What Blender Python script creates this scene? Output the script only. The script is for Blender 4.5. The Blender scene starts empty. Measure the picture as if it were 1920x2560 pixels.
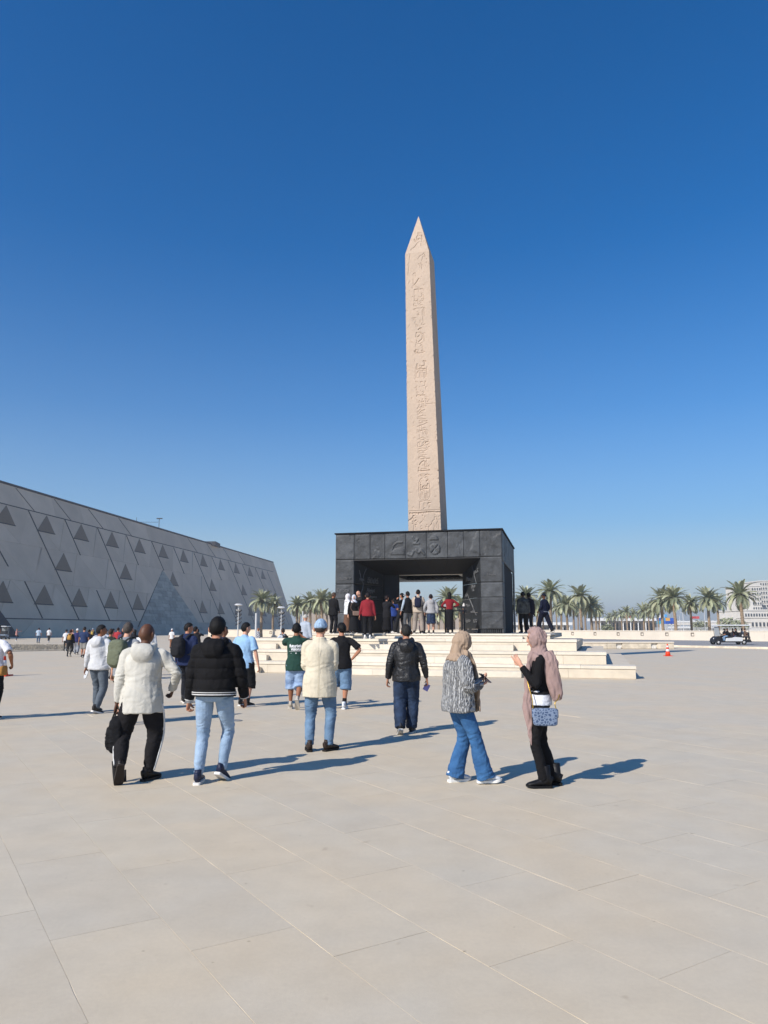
import bpy, math, random
import numpy as np
from mathutils import Vector, Matrix
from mathutils.bvhtree import BVHTree
random.seed(7); rng = np.random.default_rng(7)
scene = bpy.context.scene
C = scene.collection
R = math.radians

# ------------------------------------------------------------ camera, sky, sun, exposure
EYE = 1.63
FPX = 1849.0
PITCH = math.atan(291/FPX)
cam = bpy.data.cameras.new('camera'); camo = bpy.data.objects.new('camera', cam); C.objects.link(camo)
camo.location = (0, 0, EYE); camo.rotation_euler = (math.pi/2+PITCH, 0, 0)
cam.sensor_fit = 'VERTICAL'; cam.sensor_height = 36; cam.lens = FPX/2560*36
cam.clip_start = .1; cam.clip_end = 6000
scene.camera = camo

SUN_EL, SUN_AZ = 36.0, 225.0           # azimuth clockwise from +Y: the sun stands behind and left of the camera
world = bpy.data.worlds.new('World'); scene.world = world; world.use_nodes = True
wn = world.node_tree.nodes; wl = world.node_tree.links
bg = wn['Background']
sky = wn.new('ShaderNodeTexSky'); sky.sky_type = 'NISHITA'; sky.sun_disc = False
sky.sun_elevation = R(SUN_EL); sky.sun_rotation = R(SUN_AZ)
sky.altitude = 0; sky.air_density = 1.0; sky.dust_density = 0.4; sky.ozone_density = 5.0
hs = wn.new('ShaderNodeHueSaturation'); hs.inputs['Saturation'].default_value = 1.7; hs.inputs['Value'].default_value = 1.07; hs.inputs['Hue'].default_value = .504
wl.new(sky.outputs[0], hs.inputs['Color'])
# pale desert haze low over the horizon, the same all round
wtc = wn.new('ShaderNodeTexCoord'); wsp = wn.new('ShaderNodeSeparateXYZ'); wl.new(wtc.outputs['Generated'], wsp.inputs[0])
wrp = wn.new('ShaderNodeValToRGB'); wl.new(wsp.outputs['Z'], wrp.inputs[0]); wrp.color_ramp.interpolation = 'B_SPLINE'
we = wrp.color_ramp.elements; we[0].position = 0.0; we[0].color = (.95,)*3+(1,); we[1].position = .48; we[1].color = (0, 0, 0, 1)
for p_, c_ in ((.06, .80), (.15, .46), (.28, .15)): k_ = we.new(p_); k_.color = (c_,)*3+(1,)
wmx = wn.new('ShaderNodeMix'); wmx.data_type = 'RGBA'; wl.new(wrp.outputs[0], wmx.inputs[0]); wl.new(hs.outputs[0], wmx.inputs[6])
wmx.inputs[7].default_value = (3.9, 4.6, 5.2, 1)
wl.new(wmx.outputs[2], bg.inputs[0])
bg.inputs[1].default_value = 0.11
sl = bpy.data.lights.new('sun', 'SUN'); sl.energy = 4.7; sl.angle = R(.53); sl.color = (1, .95, .88)
so = bpy.data.objects.new('sun', sl); C.objects.link(so)
sdir = Vector((math.sin(R(SUN_AZ))*math.cos(R(SUN_EL)), math.cos(R(SUN_AZ))*math.cos(R(SUN_EL)), math.sin(R(SUN_EL))))
so.rotation_euler = sdir.to_track_quat('Z', 'Y').to_euler()
scene.view_settings.view_transform = 'Standard'; scene.view_settings.look = 'None'
scene.view_settings.exposure = 0.22; scene.view_settings.gamma = 1
scene.render.engine = 'CYCLES'

# ------------------------------------------------------------ helpers
def gp(u, v, z=0.0):                    # ground position (at height z) seen at a photo pixel
    up = 1280-v
    Y = FPX*math.cos(PITCH)-up*math.sin(PITCH); Z = FPX*math.sin(PITCH)+up*math.cos(PITCH)
    t = (z-EYE)/Z
    return (u-960)*t, Y*t
def ray(u, v):
    up = 1280-v
    return np.array([u-960, FPX*math.cos(PITCH)-up*math.sin(PITCH), FPX*math.sin(PITCH)+up*math.cos(PITCH)])
def xd(u, D):                           # x at distance D for a pixel column near the horizon
    return (u-960)/1876*D
def zd(v, D):
    return EYE+(1571-v)/1876*D

def tag(o, label=None, cat=None, group=None, kind=None):
    if label: o['label'] = label
    if cat: o['category'] = cat
    if group: o['group'] = group
    if kind: o['kind'] = kind
    return o
def empty(name, loc=(0,0,0), rz=0, parent=None):
    o = bpy.data.objects.new(name, None); C.objects.link(o); o.location = loc; o.rotation_euler = (0,0,rz)
    o.empty_display_size = .1
    if parent: o.parent = parent
    return o
def mesh_obj(name, verts, faces, mat=None, parent=None, smooth=False):
    me = bpy.data.meshes.new(name)
    me.from_pydata([tuple(map(float, v)) for v in verts], [], [tuple(map(int, f)) for f in faces]); me.update()
    if smooth: me.polygons.foreach_set('use_smooth', [True]*len(me.polygons))
    o = bpy.data.objects.new(name, me); C.objects.link(o)
    if mat: me.materials.append(mat)
    if parent: o.parent = parent
    return o
def link(name, me, parent=None, loc=(0,0,0), rot=(0,0,0), scale=(1,1,1)):
    o = bpy.data.objects.new(name, me); C.objects.link(o)
    o.location = loc; o.rotation_euler = rot; o.scale = scale
    if parent: o.parent = parent
    return o

class MB:
    def __init__(s): s.v = []; s.f = []
    def add(s, v, f):
        n = len(s.v); s.v += [tuple(map(float, p)) for p in v]; s.f += [tuple(int(i)+n for i in q) for q in f]; return s
    def box(s, x0, x1, y0, y1, z0, z1, M=None, bev=0.0):
        if bev > 0:
            b = bev; pts = []; 
            for z, i in ((z0, b), (z0+b, 0), (z1-b, 0), (z1, b)):
                for x, y, sx, sy in ((x0, y0, 1, 1), (x1, y0, -1, 1), (x1, y1, -1, -1), (x0, y1, 1, -1)):
                    pts.append((x+sx*i, y+sy*i, z))
            f = [(3,2,1,0), (12,13,14,15)]
            for k in range(3):
                for j in range(4):
                    a = k*4+j; c = k*4+(j+1) % 4; f.append((a, c, c+4, a+4))
        else:
            pts = [(x0,y0,z0),(x1,y0,z0),(x1,y1,z0),(x0,y1,z0),(x0,y0,z1),(x1,y0,z1),(x1,y1,z1),(x0,y1,z1)]
            f = [(3,2,1,0),(4,5,6,7),(0,1,5,4),(1,2,6,5),(2,3,7,6),(3,0,4,7)]
        if M is not None: pts = [M @ Vector(p) for p in pts]
        return s.add(pts, f)
    def prism(s, poly, z0, z1):          # poly CCW seen from above
        n = len(poly)
        v = [(p[0], p[1], z0) for p in poly]+[(p[0], p[1], z1) for p in poly]
        f = [tuple(range(n-1, -1, -1)), tuple(range(n, 2*n))]+[(i, (i+1) % n, n+(i+1) % n, n+i) for i in range(n)]
        return s.add(v, f)
    def tube(s, pts, rad, n=8, ref=(1,0,0), cap=True):
        v, f = tube(pts, rad, n, ref); return s.add(v, f)
    def build(s, name, mat=None, parent=None, smooth=False):
        return mesh_obj(name, s.v, s.f, mat, parent, smooth)

def tube(pts, rad, n=12, ref=(1,0,0), pt=False):
    """closed tube; rad: list of r or (rx, ry), rx along ref"""
    P = np.array(pts, float); m = len(P); ref = np.array(ref, float)
    V = []; F = []
    for i in range(m):
        T = P[min(i+1, m-1)]-P[max(i-1, 0)]; T /= (np.linalg.norm(T)+1e-9)
        a = ref-ref.dot(T)*T
        if pt and i: a = prev-prev.dot(T)*T
        if np.linalg.norm(a) < .05: a = np.array((0, 1, .01))-T[1]*T
        a /= np.linalg.norm(a); b = np.cross(T, a); prev = a
        r = rad[i] if not np.isscalar(rad) else rad
        rx, ry = (r, r) if np.isscalar(r) else r
        for k in range(n):
            t = 2*math.pi*k/n; V.append(P[i]+a*rx*math.cos(t)+b*ry*math.sin(t))
    for i in range(m-1):
        for k in range(n):
            k2 = (k+1) % n; F.append((i*n+k, i*n+k2, (i+1)*n+k2, (i+1)*n+k))
    F.append(tuple(range(n-1, -1, -1))); F.append(tuple((m-1)*n+k for k in range(n)))
    return V, F
def catmull(keys, sub=4):
    """keys: rows of numbers; returns smooth resampled rows"""
    K = np.array(keys, float); n = len(K); out = []
    for i in range(n-1):
        p0 = K[max(i-1, 0)]; p1 = K[i]; p2 = K[i+1]; p3 = K[min(i+2, n-1)]
        for j in range(sub):
            t = j/sub
            out.append(.5*((2*p1)+(-p0+p2)*t+(2*p0-5*p1+4*p2-p3)*t*t+(-p0+3*p1-3*p2+p3)*t**3))
    out.append(K[-1]); return np.array(out)
def sell(c, r, e=1.0, nu=20, nv=12, M=None):
    """superellipsoid, e<1 boxier"""
    V = []; F = []
    g = lambda w: np.sign(w)*abs(w)**e
    for j in range(1, nv):
        ph = -math.pi/2+math.pi*j/nv
        for i in range(nu):
            th = 2*math.pi*i/nu
            V.append((r[0]*g(math.cos(ph))*g(math.cos(th)), r[1]*g(math.cos(ph))*g(math.sin(th)), r[2]*g(math.sin(ph))))
    for j in range(nv-2):
        for i in range(nu):
            i2 = (i+1) % nu; F.append((j*nu+i, j*nu+i2, (j+1)*nu+i2, (j+1)*nu+i))
    b = len(V); V.append((0,0,-r[2])); V.append((0,0,r[2]))
    for i in range(nu):
        i2 = (i+1) % nu; F.append((i2, i, b)); F.append(((nv-2)*nu+i, (nv-2)*nu+i2, b+1))
    V = np.array(V)
    if M is not None: V = V @ np.array(M.to_3x3()).T
    return V+np.array(c), F

# smooth value noise made of warped sines, vectorised
_nd = rng.normal(size=(3, 10, 3)); _nd /= np.linalg.norm(_nd, axis=2, keepdims=True); _np = rng.uniform(0, 6.28, (3, 10))
def noise(P, freq=1.0, seed=0):
    P = np.asarray(P, float)*freq+seed*17.31
    W = np.stack([np.sin(P @ (_nd[0, k]*2.1)+_np[0, k]) for k in range(3)], axis=-1)*.7
    Q = P+W; s = 0
    for k in range(9): s = s+np.sin(Q @ (_nd[1, k]*(1+.5*k/3)*2.2)+_np[1, k])
    return s/3.6
def voxel(V, F, vox, smooth=4, sf=.5):
    me = bpy.data.meshes.new('t'); me.from_pydata([tuple(map(float, v)) for v in V], [], [tuple(map(int, f)) for f in F]); me.update()
    o = bpy.data.objects.new('t', me); C.objects.link(o)
    m = o.modifiers.new('r', 'REMESH'); m.mode = 'VOXEL'; m.voxel_size = vox
    if smooth:
        q = o.modifiers.new('s', 'SMOOTH'); q.factor = sf; q.iterations = smooth
    dg = bpy.context.evaluated_depsgraph_get()
    e = o.evaluated_get(dg); em = e.to_mesh()
    n = len(em.vertices); co = np.empty(n*3); em.vertices.foreach_get('co', co); co = co.reshape(-1, 3)
    F2 = [tuple(p.vertices) for p in em.polygons]
    no = np.empty(n*3); em.vertices.foreach_get('normal', no); no = no.reshape(-1, 3)
    e.to_mesh_clear(); bpy.data.objects.remove(o); bpy.data.meshes.remove(me)
    return co, F2, no

# ------------------------------------------------------------ materials
_mats = {}
def new_mat(name):
    m = bpy.data.materials.new(name); m.use_nodes = True
    return m, m.node_tree.nodes, m.node_tree.links, m.node_tree.nodes['Principled BSDF']
def lin(c):
    return tuple((x/12.92 if x <= .04045 else ((x+.055)/1.055)**2.4) for x in c)
def h(s):                               # '#rrggbb' -> linear
    return lin(tuple(int(s[i:i+2], 16)/255 for i in (1, 3, 5)))
def mat(name, col, rough=.8, var=.12, scale=6, bump=.0, bscale=60, metal=0, spec=.3, objvar=0.0, coord='Object', stretch=(1,1,1), col2=None, sheen=0):
    if name in _mats: return _mats[name]
    m, n, l, b = new_mat(name)
    tc = n.new('ShaderNodeTexCoord'); mp = n.new('ShaderNodeMapping'); mp.inputs['Scale'].default_value = stretch
    l.new(tc.outputs[coord], mp.inputs[0])
    nz = n.new('ShaderNodeTexNoise'); nz.inputs['Scale'].default_value = scale; nz.inputs['Detail'].default_value = 6; nz.inputs['Roughness'].default_value = .6
    l.new(mp.outputs[0], nz.inputs['Vector'])
    rp = n.new('ShaderNodeValToRGB')
    c2 = col2 or col
    rp.color_ramp.elements[0].position = .3; rp.color_ramp.elements[1].position = .7
    rp.color_ramp.elements[0].color = tuple(c*(1-var) for c in col)+(1,)
    rp.color_ramp.elements[1].color = tuple(min(1, c*(1+var)) for c in c2)+(1,)
    l.new(nz.outputs[0], rp.inputs[0])
    out = rp.outputs[0]
    if objvar:
        oi = n.new('ShaderNodeObjectInfo'); mr = n.new('ShaderNodeMapRange')
        mr.inputs[3].default_value = 1-objvar; mr.inputs[4].default_value = 1+objvar
        l.new(oi.outputs['Random'], mr.inputs[0])
        mx = n.new('ShaderNodeVectorMath'); mx.operation = 'SCALE'
        l.new(out, mx.inputs[0]); l.new(mr.outputs[0], mx.inputs['Scale']); out = mx.outputs[0]
    l.new(out, b.inputs['Base Color'])
    b.inputs['Roughness'].default_value = rough; b.inputs['Metallic'].default_value = metal
    b.inputs['Specular IOR Level'].default_value = spec
    if sheen:
        b.inputs['Sheen Weight'].default_value = sheen
    if bump:
        n2 = n.new('ShaderNodeTexNoise'); n2.inputs['Scale'].default_value = bscale; n2.inputs['Detail'].default_value = 5
        l.new(mp.outputs[0], n2.inputs['Vector'])
        bp = n.new('ShaderNodeBump'); bp.inputs['Strength'].default_value = bump; bp.inputs['Distance'].default_value = .02
        l.new(n2.outputs[0], bp.inputs['Height']); l.new(bp.outputs[0], b.inputs['Normal'])
        if name.startswith('cloth') or 'denim' in name or 'leather' in name:      # soft creases in the fabric
            n3 = n.new('ShaderNodeTexNoise'); n3.inputs['Scale'].default_value = 6.5; n3.inputs['Detail'].default_value = 3; n3.inputs['Distortion'].default_value = 1.2; l.new(tc.outputs[coord], n3.inputs['Vector'])
            s1 = n.new('ShaderNodeMath'); s1.operation = 'SUBTRACT'; s1.inputs[1].default_value = .5; l.new(n3.outputs[0], s1.inputs[0])
            s2 = n.new('ShaderNodeMath'); s2.operation = 'ABSOLUTE'; l.new(s1.outputs[0], s2.inputs[0])
            b3 = n.new('ShaderNodeBump'); b3.inputs['Strength'].default_value = .38; b3.inputs['Distance'].default_value = .045; l.new(s2.outputs[0], b3.inputs['Height']); l.new(bp.outputs[0], b3.inputs['Normal']); l.new(b3.outputs[0], b.inputs['Normal'])
    _mats[name] = m
    return m
def hc_(s):
    c = h(s); g = sum(c)/3
    return tuple(.88*(x*.86+g*.14) for x in c)
def cloth(col, bump=.25, rough=.85, var=.1, bscale=95, spec=.2):
    key = 'cloth_%s_%s_%s' % (col.strip('#'), bump, rough)
    return mat(key, hc_(col), rough, var, 9, bump*.6, bscale, spec=spec)
# ------------------------------------------------------------ ground
def paving_mat(name, base, joint_tex=False, objvar=.0):
    m, n, l, b = new_mat(name)
    tc = n.new('ShaderNodeTexCoord')
    geo = n.new('ShaderNodeNewGeometry')
    def noise_n(s, d=5, r=.6):
        z = n.new('ShaderNodeTexNoise'); z.inputs['Scale'].default_value = s; z.inputs['Detail'].default_value = d; z.inputs['Roughness'].default_value = r
        l.new(geo.outputs['Position'], z.inputs['Vector']); return z
    def ramp(src, p0, p1, c0, c1):
        r = n.new('ShaderNodeValToRGB'); e = r.color_ramp.elements
        e[0].position, e[1].position = p0, p1; e[0].color = c0+(1,); e[1].color = c1+(1,); l.new(src, r.inputs[0]); return r.outputs[0]
    def mix(t, a, bb, fac, isval=True):
        x = n.new('ShaderNodeMix'); x.data_type = 'RGBA'; x.blend_type = t
        if isval: x.inputs[0].default_value = fac
        else: l.new(fac, x.inputs[0])
        l.new(a, x.inputs[6]); l.new(bb, x.inputs[7]); return x.outputs[2]
    warm = tuple(c*k for c, k in zip(base, (1.03, .99, .93))); cool = tuple(c*k for c, k in zip(base, (.985, .99, .995)))
    c = ramp(noise_n(.55, 3).outputs[0], .38, .62, warm, cool)
    c = mix('MULTIPLY', c, ramp(noise_n(2.7, 8, .65).outputs[0], .25, .75, (.91, .905, .90), (1.05, 1.05, 1.05)), 1.0)
    c = mix('MULTIPLY', c, ramp(noise_n(38, 6, .7).outputs[0], .2, .8, (.93, .93, .93), (1.05, 1.05, 1.05)), 1.0)
    # small dark stains
    c = mix('MULTIPLY', c, ramp(noise_n(5.2, 2).outputs[0], .70, .76, (1, 1, 1), (.86, .84, .82)), 1.0)
    sp = noise_n(16, 1); c = mix('MULTIPLY', c, ramp(sp.outputs[0], .78, .80, (1, 1, 1), (.62, .6, .56)), .8)
    if objvar:
        oi = n.new('ShaderNodeObjectInfo')
        r = n.new('ShaderNodeValToRGB'); r.color_ramp.interpolation = 'LINEAR'
        e = r.color_ramp.elements; e[0].color = (.955, .957, .96, 1); e[1].color = (1.02, 1.01, .99, 1)
        k = e.new(.5); k.color = (1.01, .995, .97, 1); k = e.new(.75); k.color = (.98, .98, .975, 1)
        l.new(oi.outputs['Random'], r.inputs[0]); c = mix('MULTIPLY', c, r.outputs[0], 1.0)
    if joint_tex:
        mp = n.new('ShaderNodeMapping'); mp.inputs['Rotation'].default_value = (0, 0, R(57.3)); mp.vector_type = 'POINT'
        l.new(geo.outputs['Position'], mp.inputs[0])
        br = n.new('ShaderNodeTexBrick'); br.inputs['Scale'].default_value = 1; br.inputs['Mortar Size'].default_value = .004
        br.inputs['Brick Width'].default_value = 1.49; br.inputs['Row Height'].default_value = .583; br.offset = .33
        br.inputs['Color1'].default_value = (.97, .972, .975, 1); br.inputs['Color2'].default_value = (1.02, 1.0, .98, 1); br.inputs['Mortar'].default_value = (.94, .935, .93, 1)
        l.new(mp.outputs[0], br.inputs['Vector']); c = mix('MULTIPLY', c, br.outputs[0], 1.0)
    l.new(c, b.inputs['Base Color']); b.inputs['Roughness'].default_value = .62; b.inputs['Specular IOR Level'].default_value = .35
    nb = noise_n(60, 6, .7); bp = n.new('ShaderNodeBump'); bp.inputs['Strength'].default_value = .12; bp.inputs['Distance'].default_value = .01
    l.new(nb.outputs[0], bp.inputs['Height']); l.new(bp.outputs[0], b.inputs['Normal'])
    return m
PAVE = (.59, .515, .395)
M_tile = paving_mat('plaza stone', PAVE, objvar=1)
M_pave = paving_mat('plaza stone far', PAVE, joint_tex=True)
M_joint = mat('joint mortar', (.56, .50, .41), .9, .15, 9)
gz = -.005
g = mesh_obj('plaza_ground', [(-900, -60, gz), (900, -60, gz), (900, 2500, gz), (-900, 2500, gz)], [(0, 1, 2, 3)], M_pave); tag(g, 'pale beige stone plaza paving reaching to the far walls', kind='structure')
d1 = Vector((.5402, -.8415)); d2 = Vector((.8415, .5402))
tg = empty('paving'); tag(tg, 'large pale stone paving slabs of the plaza', kind='structure')
W_, L_ = .584, 1.49
offs = {}
def tile_mesh(var):
    # slightly uneven edged slab 1.49 x .584, top at 0
    r = random.Random(var); n1, n2 = 10, 5; j = .0022
    top = []
    for i in range(n1): top.append((-L_/2+L_*i/n1, -W_/2))
    for i in range(n2): top.append((L_/2, -W_/2+W_*i/n2))
    for i in range(n1): top.append((L_/2-L_*i/n1, W_/2))
    for i in range(n2): top.append((-L_/2, W_/2-W_*i/n2))
    N = len(top); v = []
    for (x, y) in top:
        q = .0008+abs(r.gauss(0, .0008))+(.003 if r.random() < .05 else 0)
        v.append((x-math.copysign(q, x), y-math.copysign(q, y), 0))
    v2 = [(x+math.copysign(.001, x), y+math.copysign(.001, y), -.012) for x, y, z in v]
    me = bpy.data.meshes.new('paving_slab'); me.from_pydata(v+v2, [], [tuple(range(N))]+[(i+N, (i+1) % N+N, (i+1) % N, i) for i in range(N)]); me.materials.append(M_tile)
    return me
tms = [tile_mesh(k) for k in range(6)]
mort = mesh_obj('mortar_bed', [(-9, 2, -.0025), (9, 2, -.0025), (11, 15, -.0025), (-11, 15, -.0025)], [(0, 1, 2, 3)], M_joint, tg)
cells = []
for a in range(-14, 26):                # across, d2: columns at .79 + k*.584 boundaries
    lo = .79-W_*7+a*W_
    off = {0: 0, 1: -.98, 2: -.45}[a % 3]
    for b_ in range(-14, 12):
        c1 = -6.5+L_*.5+b_*L_+off; c2 = lo+W_/2
        x = d1.x*c1+d2.x*c2; y = d1.y*c1+d2.y*c2
        if y > 2.6 and abs(x) < .56*y+1.3 and y < 14.6: cells.append((y, x, a, b_))
cells.sort()
ang = math.atan2(d1.y, d1.x)
for i, (y, x, a, b_) in enumerate(cells[:298]):
    link('slab', tms[(a*5+b_*3) % 6], tg, (x, y, random.uniform(-.0006, .0006)), (0, 0, ang+(math.pi if (a+b_) % 2 else 0)))
TILE_Y = cells[min(297, len(cells)-1)][0]
# trim the mortar bed to the slabs
mort.data.vertices[2].co = (TILE_Y*.34, TILE_Y-2.2, -.0025); mort.data.vertices[3].co = (-TILE_Y*.34, TILE_Y-2.2, -.0025)
mort.data.vertices[0].co = (-2.6, 2.4, -.0025); mort.data.vertices[1].co = (2.6, 2.4, -.0025)
m, n, l, b = new_mat('asphalt'); M_asph = mat('grey roadway', (.30, .285, .265), .8, .1, 3)

# ------------------------------------------------------------ platform with steps
M_lime = mat('cream limestone', (.62, .54, .42), .7, .09, 2.2, .15, 30, objvar=.07)
M_cap = mat('cream limestone cap', (.66, .59, .475), .65, .08, 3, .12, 40, objvar=.06)
AN = R(16); U = Vector((-math.cos(AN), math.sin(AN))); V_ = Vector((math.sin(AN), math.cos(AN))); RO = Vector((8.2, 24.6))
def PF(s, t):                            # platform frame: s to the left along the front, t to the back
    p = RO+U*s+V_*t; return p.x, p.y
plat = empty('stepped_platform', (RO.x, RO.y, 0)); tag(plat, 'cream stone platform with broad seating steps under the black gateway', 'platform')
platM = Matrix.Translation((RO.x, RO.y, 0)) @ Matrix(((-U.x, V_.x, 0, 0), (-U.y, V_.y, 0, 0), (0, 0, 1, 0), (0, 0, 0, 1)))
plat.matrix_world = platM               # local x = -s (to the right), y = t
plat['ready'] = 1; del plat['ready']
LT = 16.6
def slabrow(s0, s1, t0, t1, z0, z1, name, mat_, seed, minl=1.3, maxl=2.3, gap=.006):
    r = random.Random(seed); s = s0
    while s < s1-.01:
        e = min(s1, s+r.uniform(minl, maxl))
        if s1-e < .5: e = s1
        m = MB(); m.box(-e+gap/2, -s-gap/2, t0, t1, z0, z1, bev=.006); o = m.build(name, mat_, plat); s = e
tiers = [(0, .0, 0, .41), (.9, .95, .41, .82), (1.9, 2.15, .82, 1.23), (2.9, 3.35, 1.23, 1.42)]
DEPTH = 16.0
core = MB()
for i, (ins, t0, z0, z1) in enumerate(tiers):
    sL = LT-ins
    nt = tiers[i+1][1] if i < 3 else 7.0
    # face slabs + overhanging cap slabs
    if z1-z0 > .3:
        slabrow(ins, sL, t0+.03, t0+.2, z0, z1-.105, 'face_slab', M_lime, i)
        slabrow(ins-.02, sL+.02, t0-.0, nt+.1, z1-.10, z1, 'cap_slab', M_cap, i+40)
    else:
        slabrow(ins, sL, t0+.03, t0+.2, z0, z1-.07, 'face_slab', M_lime, i)
        slabrow(ins-.02, sL+.02, t0, 7.0, z1-.065, z1, 'cap_slab', M_cap, i+40, 1.4, 2.0)
    core.box(-sL+.02, -ins-.02, t0+.21, DEPTH-ins*.9, z0, z1-.11)
# finish the platform top behind
core.box(-(LT-2.9)+.02, -2.92, 7.01, DEPTH-2.7, 1.3, 1.418)
core.build('core', M_lime, plat)
# half steps in the middle and at the far left
for i, (ins, t0, z0, z1) in enumerate(tiers[:3]):
    top = z0+.205
    for (a, b_) in ((3.65+ins*.25, 11.3-ins*.1), (13.3+.15*i, LT-ins-.1)):
        slabrow(a, b_, t0-(.42 if a < 10 else .22), t0-.002, z0, top, 'step_slab', M_cap, i+90+int(a), 1.2, 2.0)
slabrow(3.9, 11.2, 3.35-.4, 3.348, 1.23, 1.325, 'step_slab', M_cap, 77)

# ------------------------------------------------------------ black gateway
M_slate = mat('black slate', (.034, .036, .038), .55, .45, 2.3, .5, 14, objvar=.22, spec=.4, col2=(.050, .053, .056))
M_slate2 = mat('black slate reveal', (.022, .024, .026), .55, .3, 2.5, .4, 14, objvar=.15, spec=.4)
M_let = mat('cut slate lettering', (.14, .14, .14), .6, .2, 8)
M_gap = mat('shadow gap', (.008, .008, .009), .9, .1)
WG, LG, HG = 7.3, 8.0, 4.33
gate = empty('black_stone_gateway', (0, 0, 0)); tag(gate, 'black slate gateway pedestal with splayed openings carrying the obelisk', 'gateway')
P1 = Vector((4.96, 30.95))
VG = Vector((.190, .982))
gate.matrix_world = Matrix.Translation((P1.x, P1.y, 1.42)) @ Matrix(((-U.x, VG.x, 0, 0), (-U.y, VG.y, 0, 0), (0, 0, 1, 0), (0, 0, 0, 1)))
# local x: 0 at the right corner, negative to the left; y to the back; z up from the platform
def tear(P, seed, lev=3):
    q = noise(P*np.array((1, 1, 1)), 1.15, seed)+.35*noise(P, 3.1, seed+3)+.12*noise(P, 9, seed+5)
    return np.clip(q*14, -1, 1)
def patch(name, c, mat_, nu=22, nv=16, relief=.03, seed=0, parent=gate, thick=.05, gap=.012, extra=None):
    relief = relief*.65
    """slab from 4 corners (bl, br, tr, tl), front side outwards; torn relief on the front"""
    c = [np.array(p, float) for p in c]
    ctr = sum(c)/4; nrm = np.cross(c[1]-c[0], c[3]-c[0]); nrm /= np.linalg.norm(nrm)
    us = np.linspace(0, 1, nu+1); vs = np.linspace(0, 1, nv+1)
    wu = np.linalg.norm(c[1]-c[0]); wv = np.linalg.norm(c[3]-c[0]); gu = gap/2/wu; gv = gap/2/wv
    us = gu+us*(1-2*gu); vs = gv+vs*(1-2*gv)
    A, B = np.meshgrid(us, vs)
    P = (c[0][None, None]*((1-A)*(1-B))[..., None]+c[1]*(A*(1-B))[..., None]+c[2]*(A*B)[..., None]+c[3]*((1-A)*B)[..., None])
    PP = P.reshape(-1, 3)
    d = relief*(tear(PP, seed)*(.12 if extra is not None else .5))+relief*.15*noise(PP, 2.2, seed+9)+relief*.07*noise(PP, 11, seed+2)
    if extra is not None: d = d+extra(A.ravel(), B.ravel())
    edge = np.minimum.reduce([A.ravel()*wu, (1-A.ravel())*wu, B.ravel()*wv, (1-B.ravel())*wv])
    d = d*np.clip(edge/.06, .0, 1)
    PP = PP+nrm*(d[:, None])
    W = nu+1; F = [(j*W+i, j*W+i+1, (j+1)*W+i+1, (j+1)*W+i) for j in range(nv) for i in range(nu)]
    # rim down to the back
    loop = [i for i in range(W)]+[j*W+nu for j in range(1, nv+1)]+[nv*W+i for i in range(nu-1, -1, -1)]+[j*W for j in range(nv-1, 0, -1)]
    V2 = list(PP)+[PP[k]-nrm*thick for k in loop]; n0 = len(PP); L = len(loop)
    F += [(n0+i, n0+(i+1) % L, loop[(i+1) % L], loop[i]) for i in range(L)]
    o = mesh_obj(name, V2, F, mat_, parent, smooth=False); 
    for p in o.data.polygons[:nu*nv]: p.use_smooth = True
    return o
OT, IT = 3.2, 2.68                       # opening heights outside / inside
oR, oL, iR, iL, SD = -.92, -6.45, -1.95, -5.6, 2.0
xb = [0, -.93, -1.66, -2.36, -3.28, -4.20, -5.12, -5.80, -6.45, -7.3]
xs_top = [0, -.92, -1.62, -2.30, -3.22, -4.14, -5.06, -5.72, -6.45, -WG]
def emblem(k):
    def stroke(A, B, pts, w):
        P = np.stack([A, B], 1); d = np.full(len(A), 9.)
        for p, q in zip(pts[:-1], pts[1:]):
            p = np.array(p); q = np.array(q); t = np.clip(((P-p) @ (q-p))/((q-p) @ (q-p)), 0, 1)
            d = np.minimum(d, np.linalg.norm(P-(p+t[:, None]*(q-p)), axis=1))
        return np.clip(1.4-d/w, 0, 1)
    def f(A, B):
        if k == 'sun':                    # crossed disc under a half disc
            r = np.hypot((A-.4)*.92, (B-.33)*1.13); disc = np.clip((.24-r)/.02, 0, 1)
            disc = disc*(1-.9*stroke(A, B, [(.22, .17), (.58, .5)], .02))*(1-.9*stroke(A, B, [(.22, .5), (.58, .17)], .02))
            dome = np.clip((.2-np.hypot((A-.36)*.92, (B-.68)*1.13))/.02, 0, 1)*(B > .68)
            return .05*(disc+dome)
        if k == 'loaf':
            d = np.clip((.34-np.hypot((A-.68)*.85, (B-.14)*1.3))/.02, 0, 1)*(B > .14)*(A < .93)
            return .035*d+.03*stroke(A, B, [(.3, .2), (.42, .5), (.6, .62), (.85, .62)], .03)
        return .04*(stroke(A, B, [(.35, .8), (.45, .7), (.6, .72), (.5, .6), (.4, .55), (.65, .56)], .035)+stroke(A, B, [(.15, .15), (.3, .12), (.38, .25)], .05)+stroke(A, B, [(.5, .3), (.62, .2), (.75, .3), (.9, .15)], .05))
    return f
n_ = 0
for i in range(9):
    x1, x0 = xs_top[i], xs_top[i+1]
    ex = {3: emblem('sun'), 4: emblem('bird'), 5: emblem('loaf')}.get(i)
    big = 46 if ex else 26
    patch('panel', [(x0, 0, OT if 0 < i < 8 else OT), (x1, 0, OT), (x1, 0, HG), (x0, 0, HG)], M_slate, big, big, .026, i, extra=ex)
rows = [0, .88, 1.5, 2.12, OT]
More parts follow.
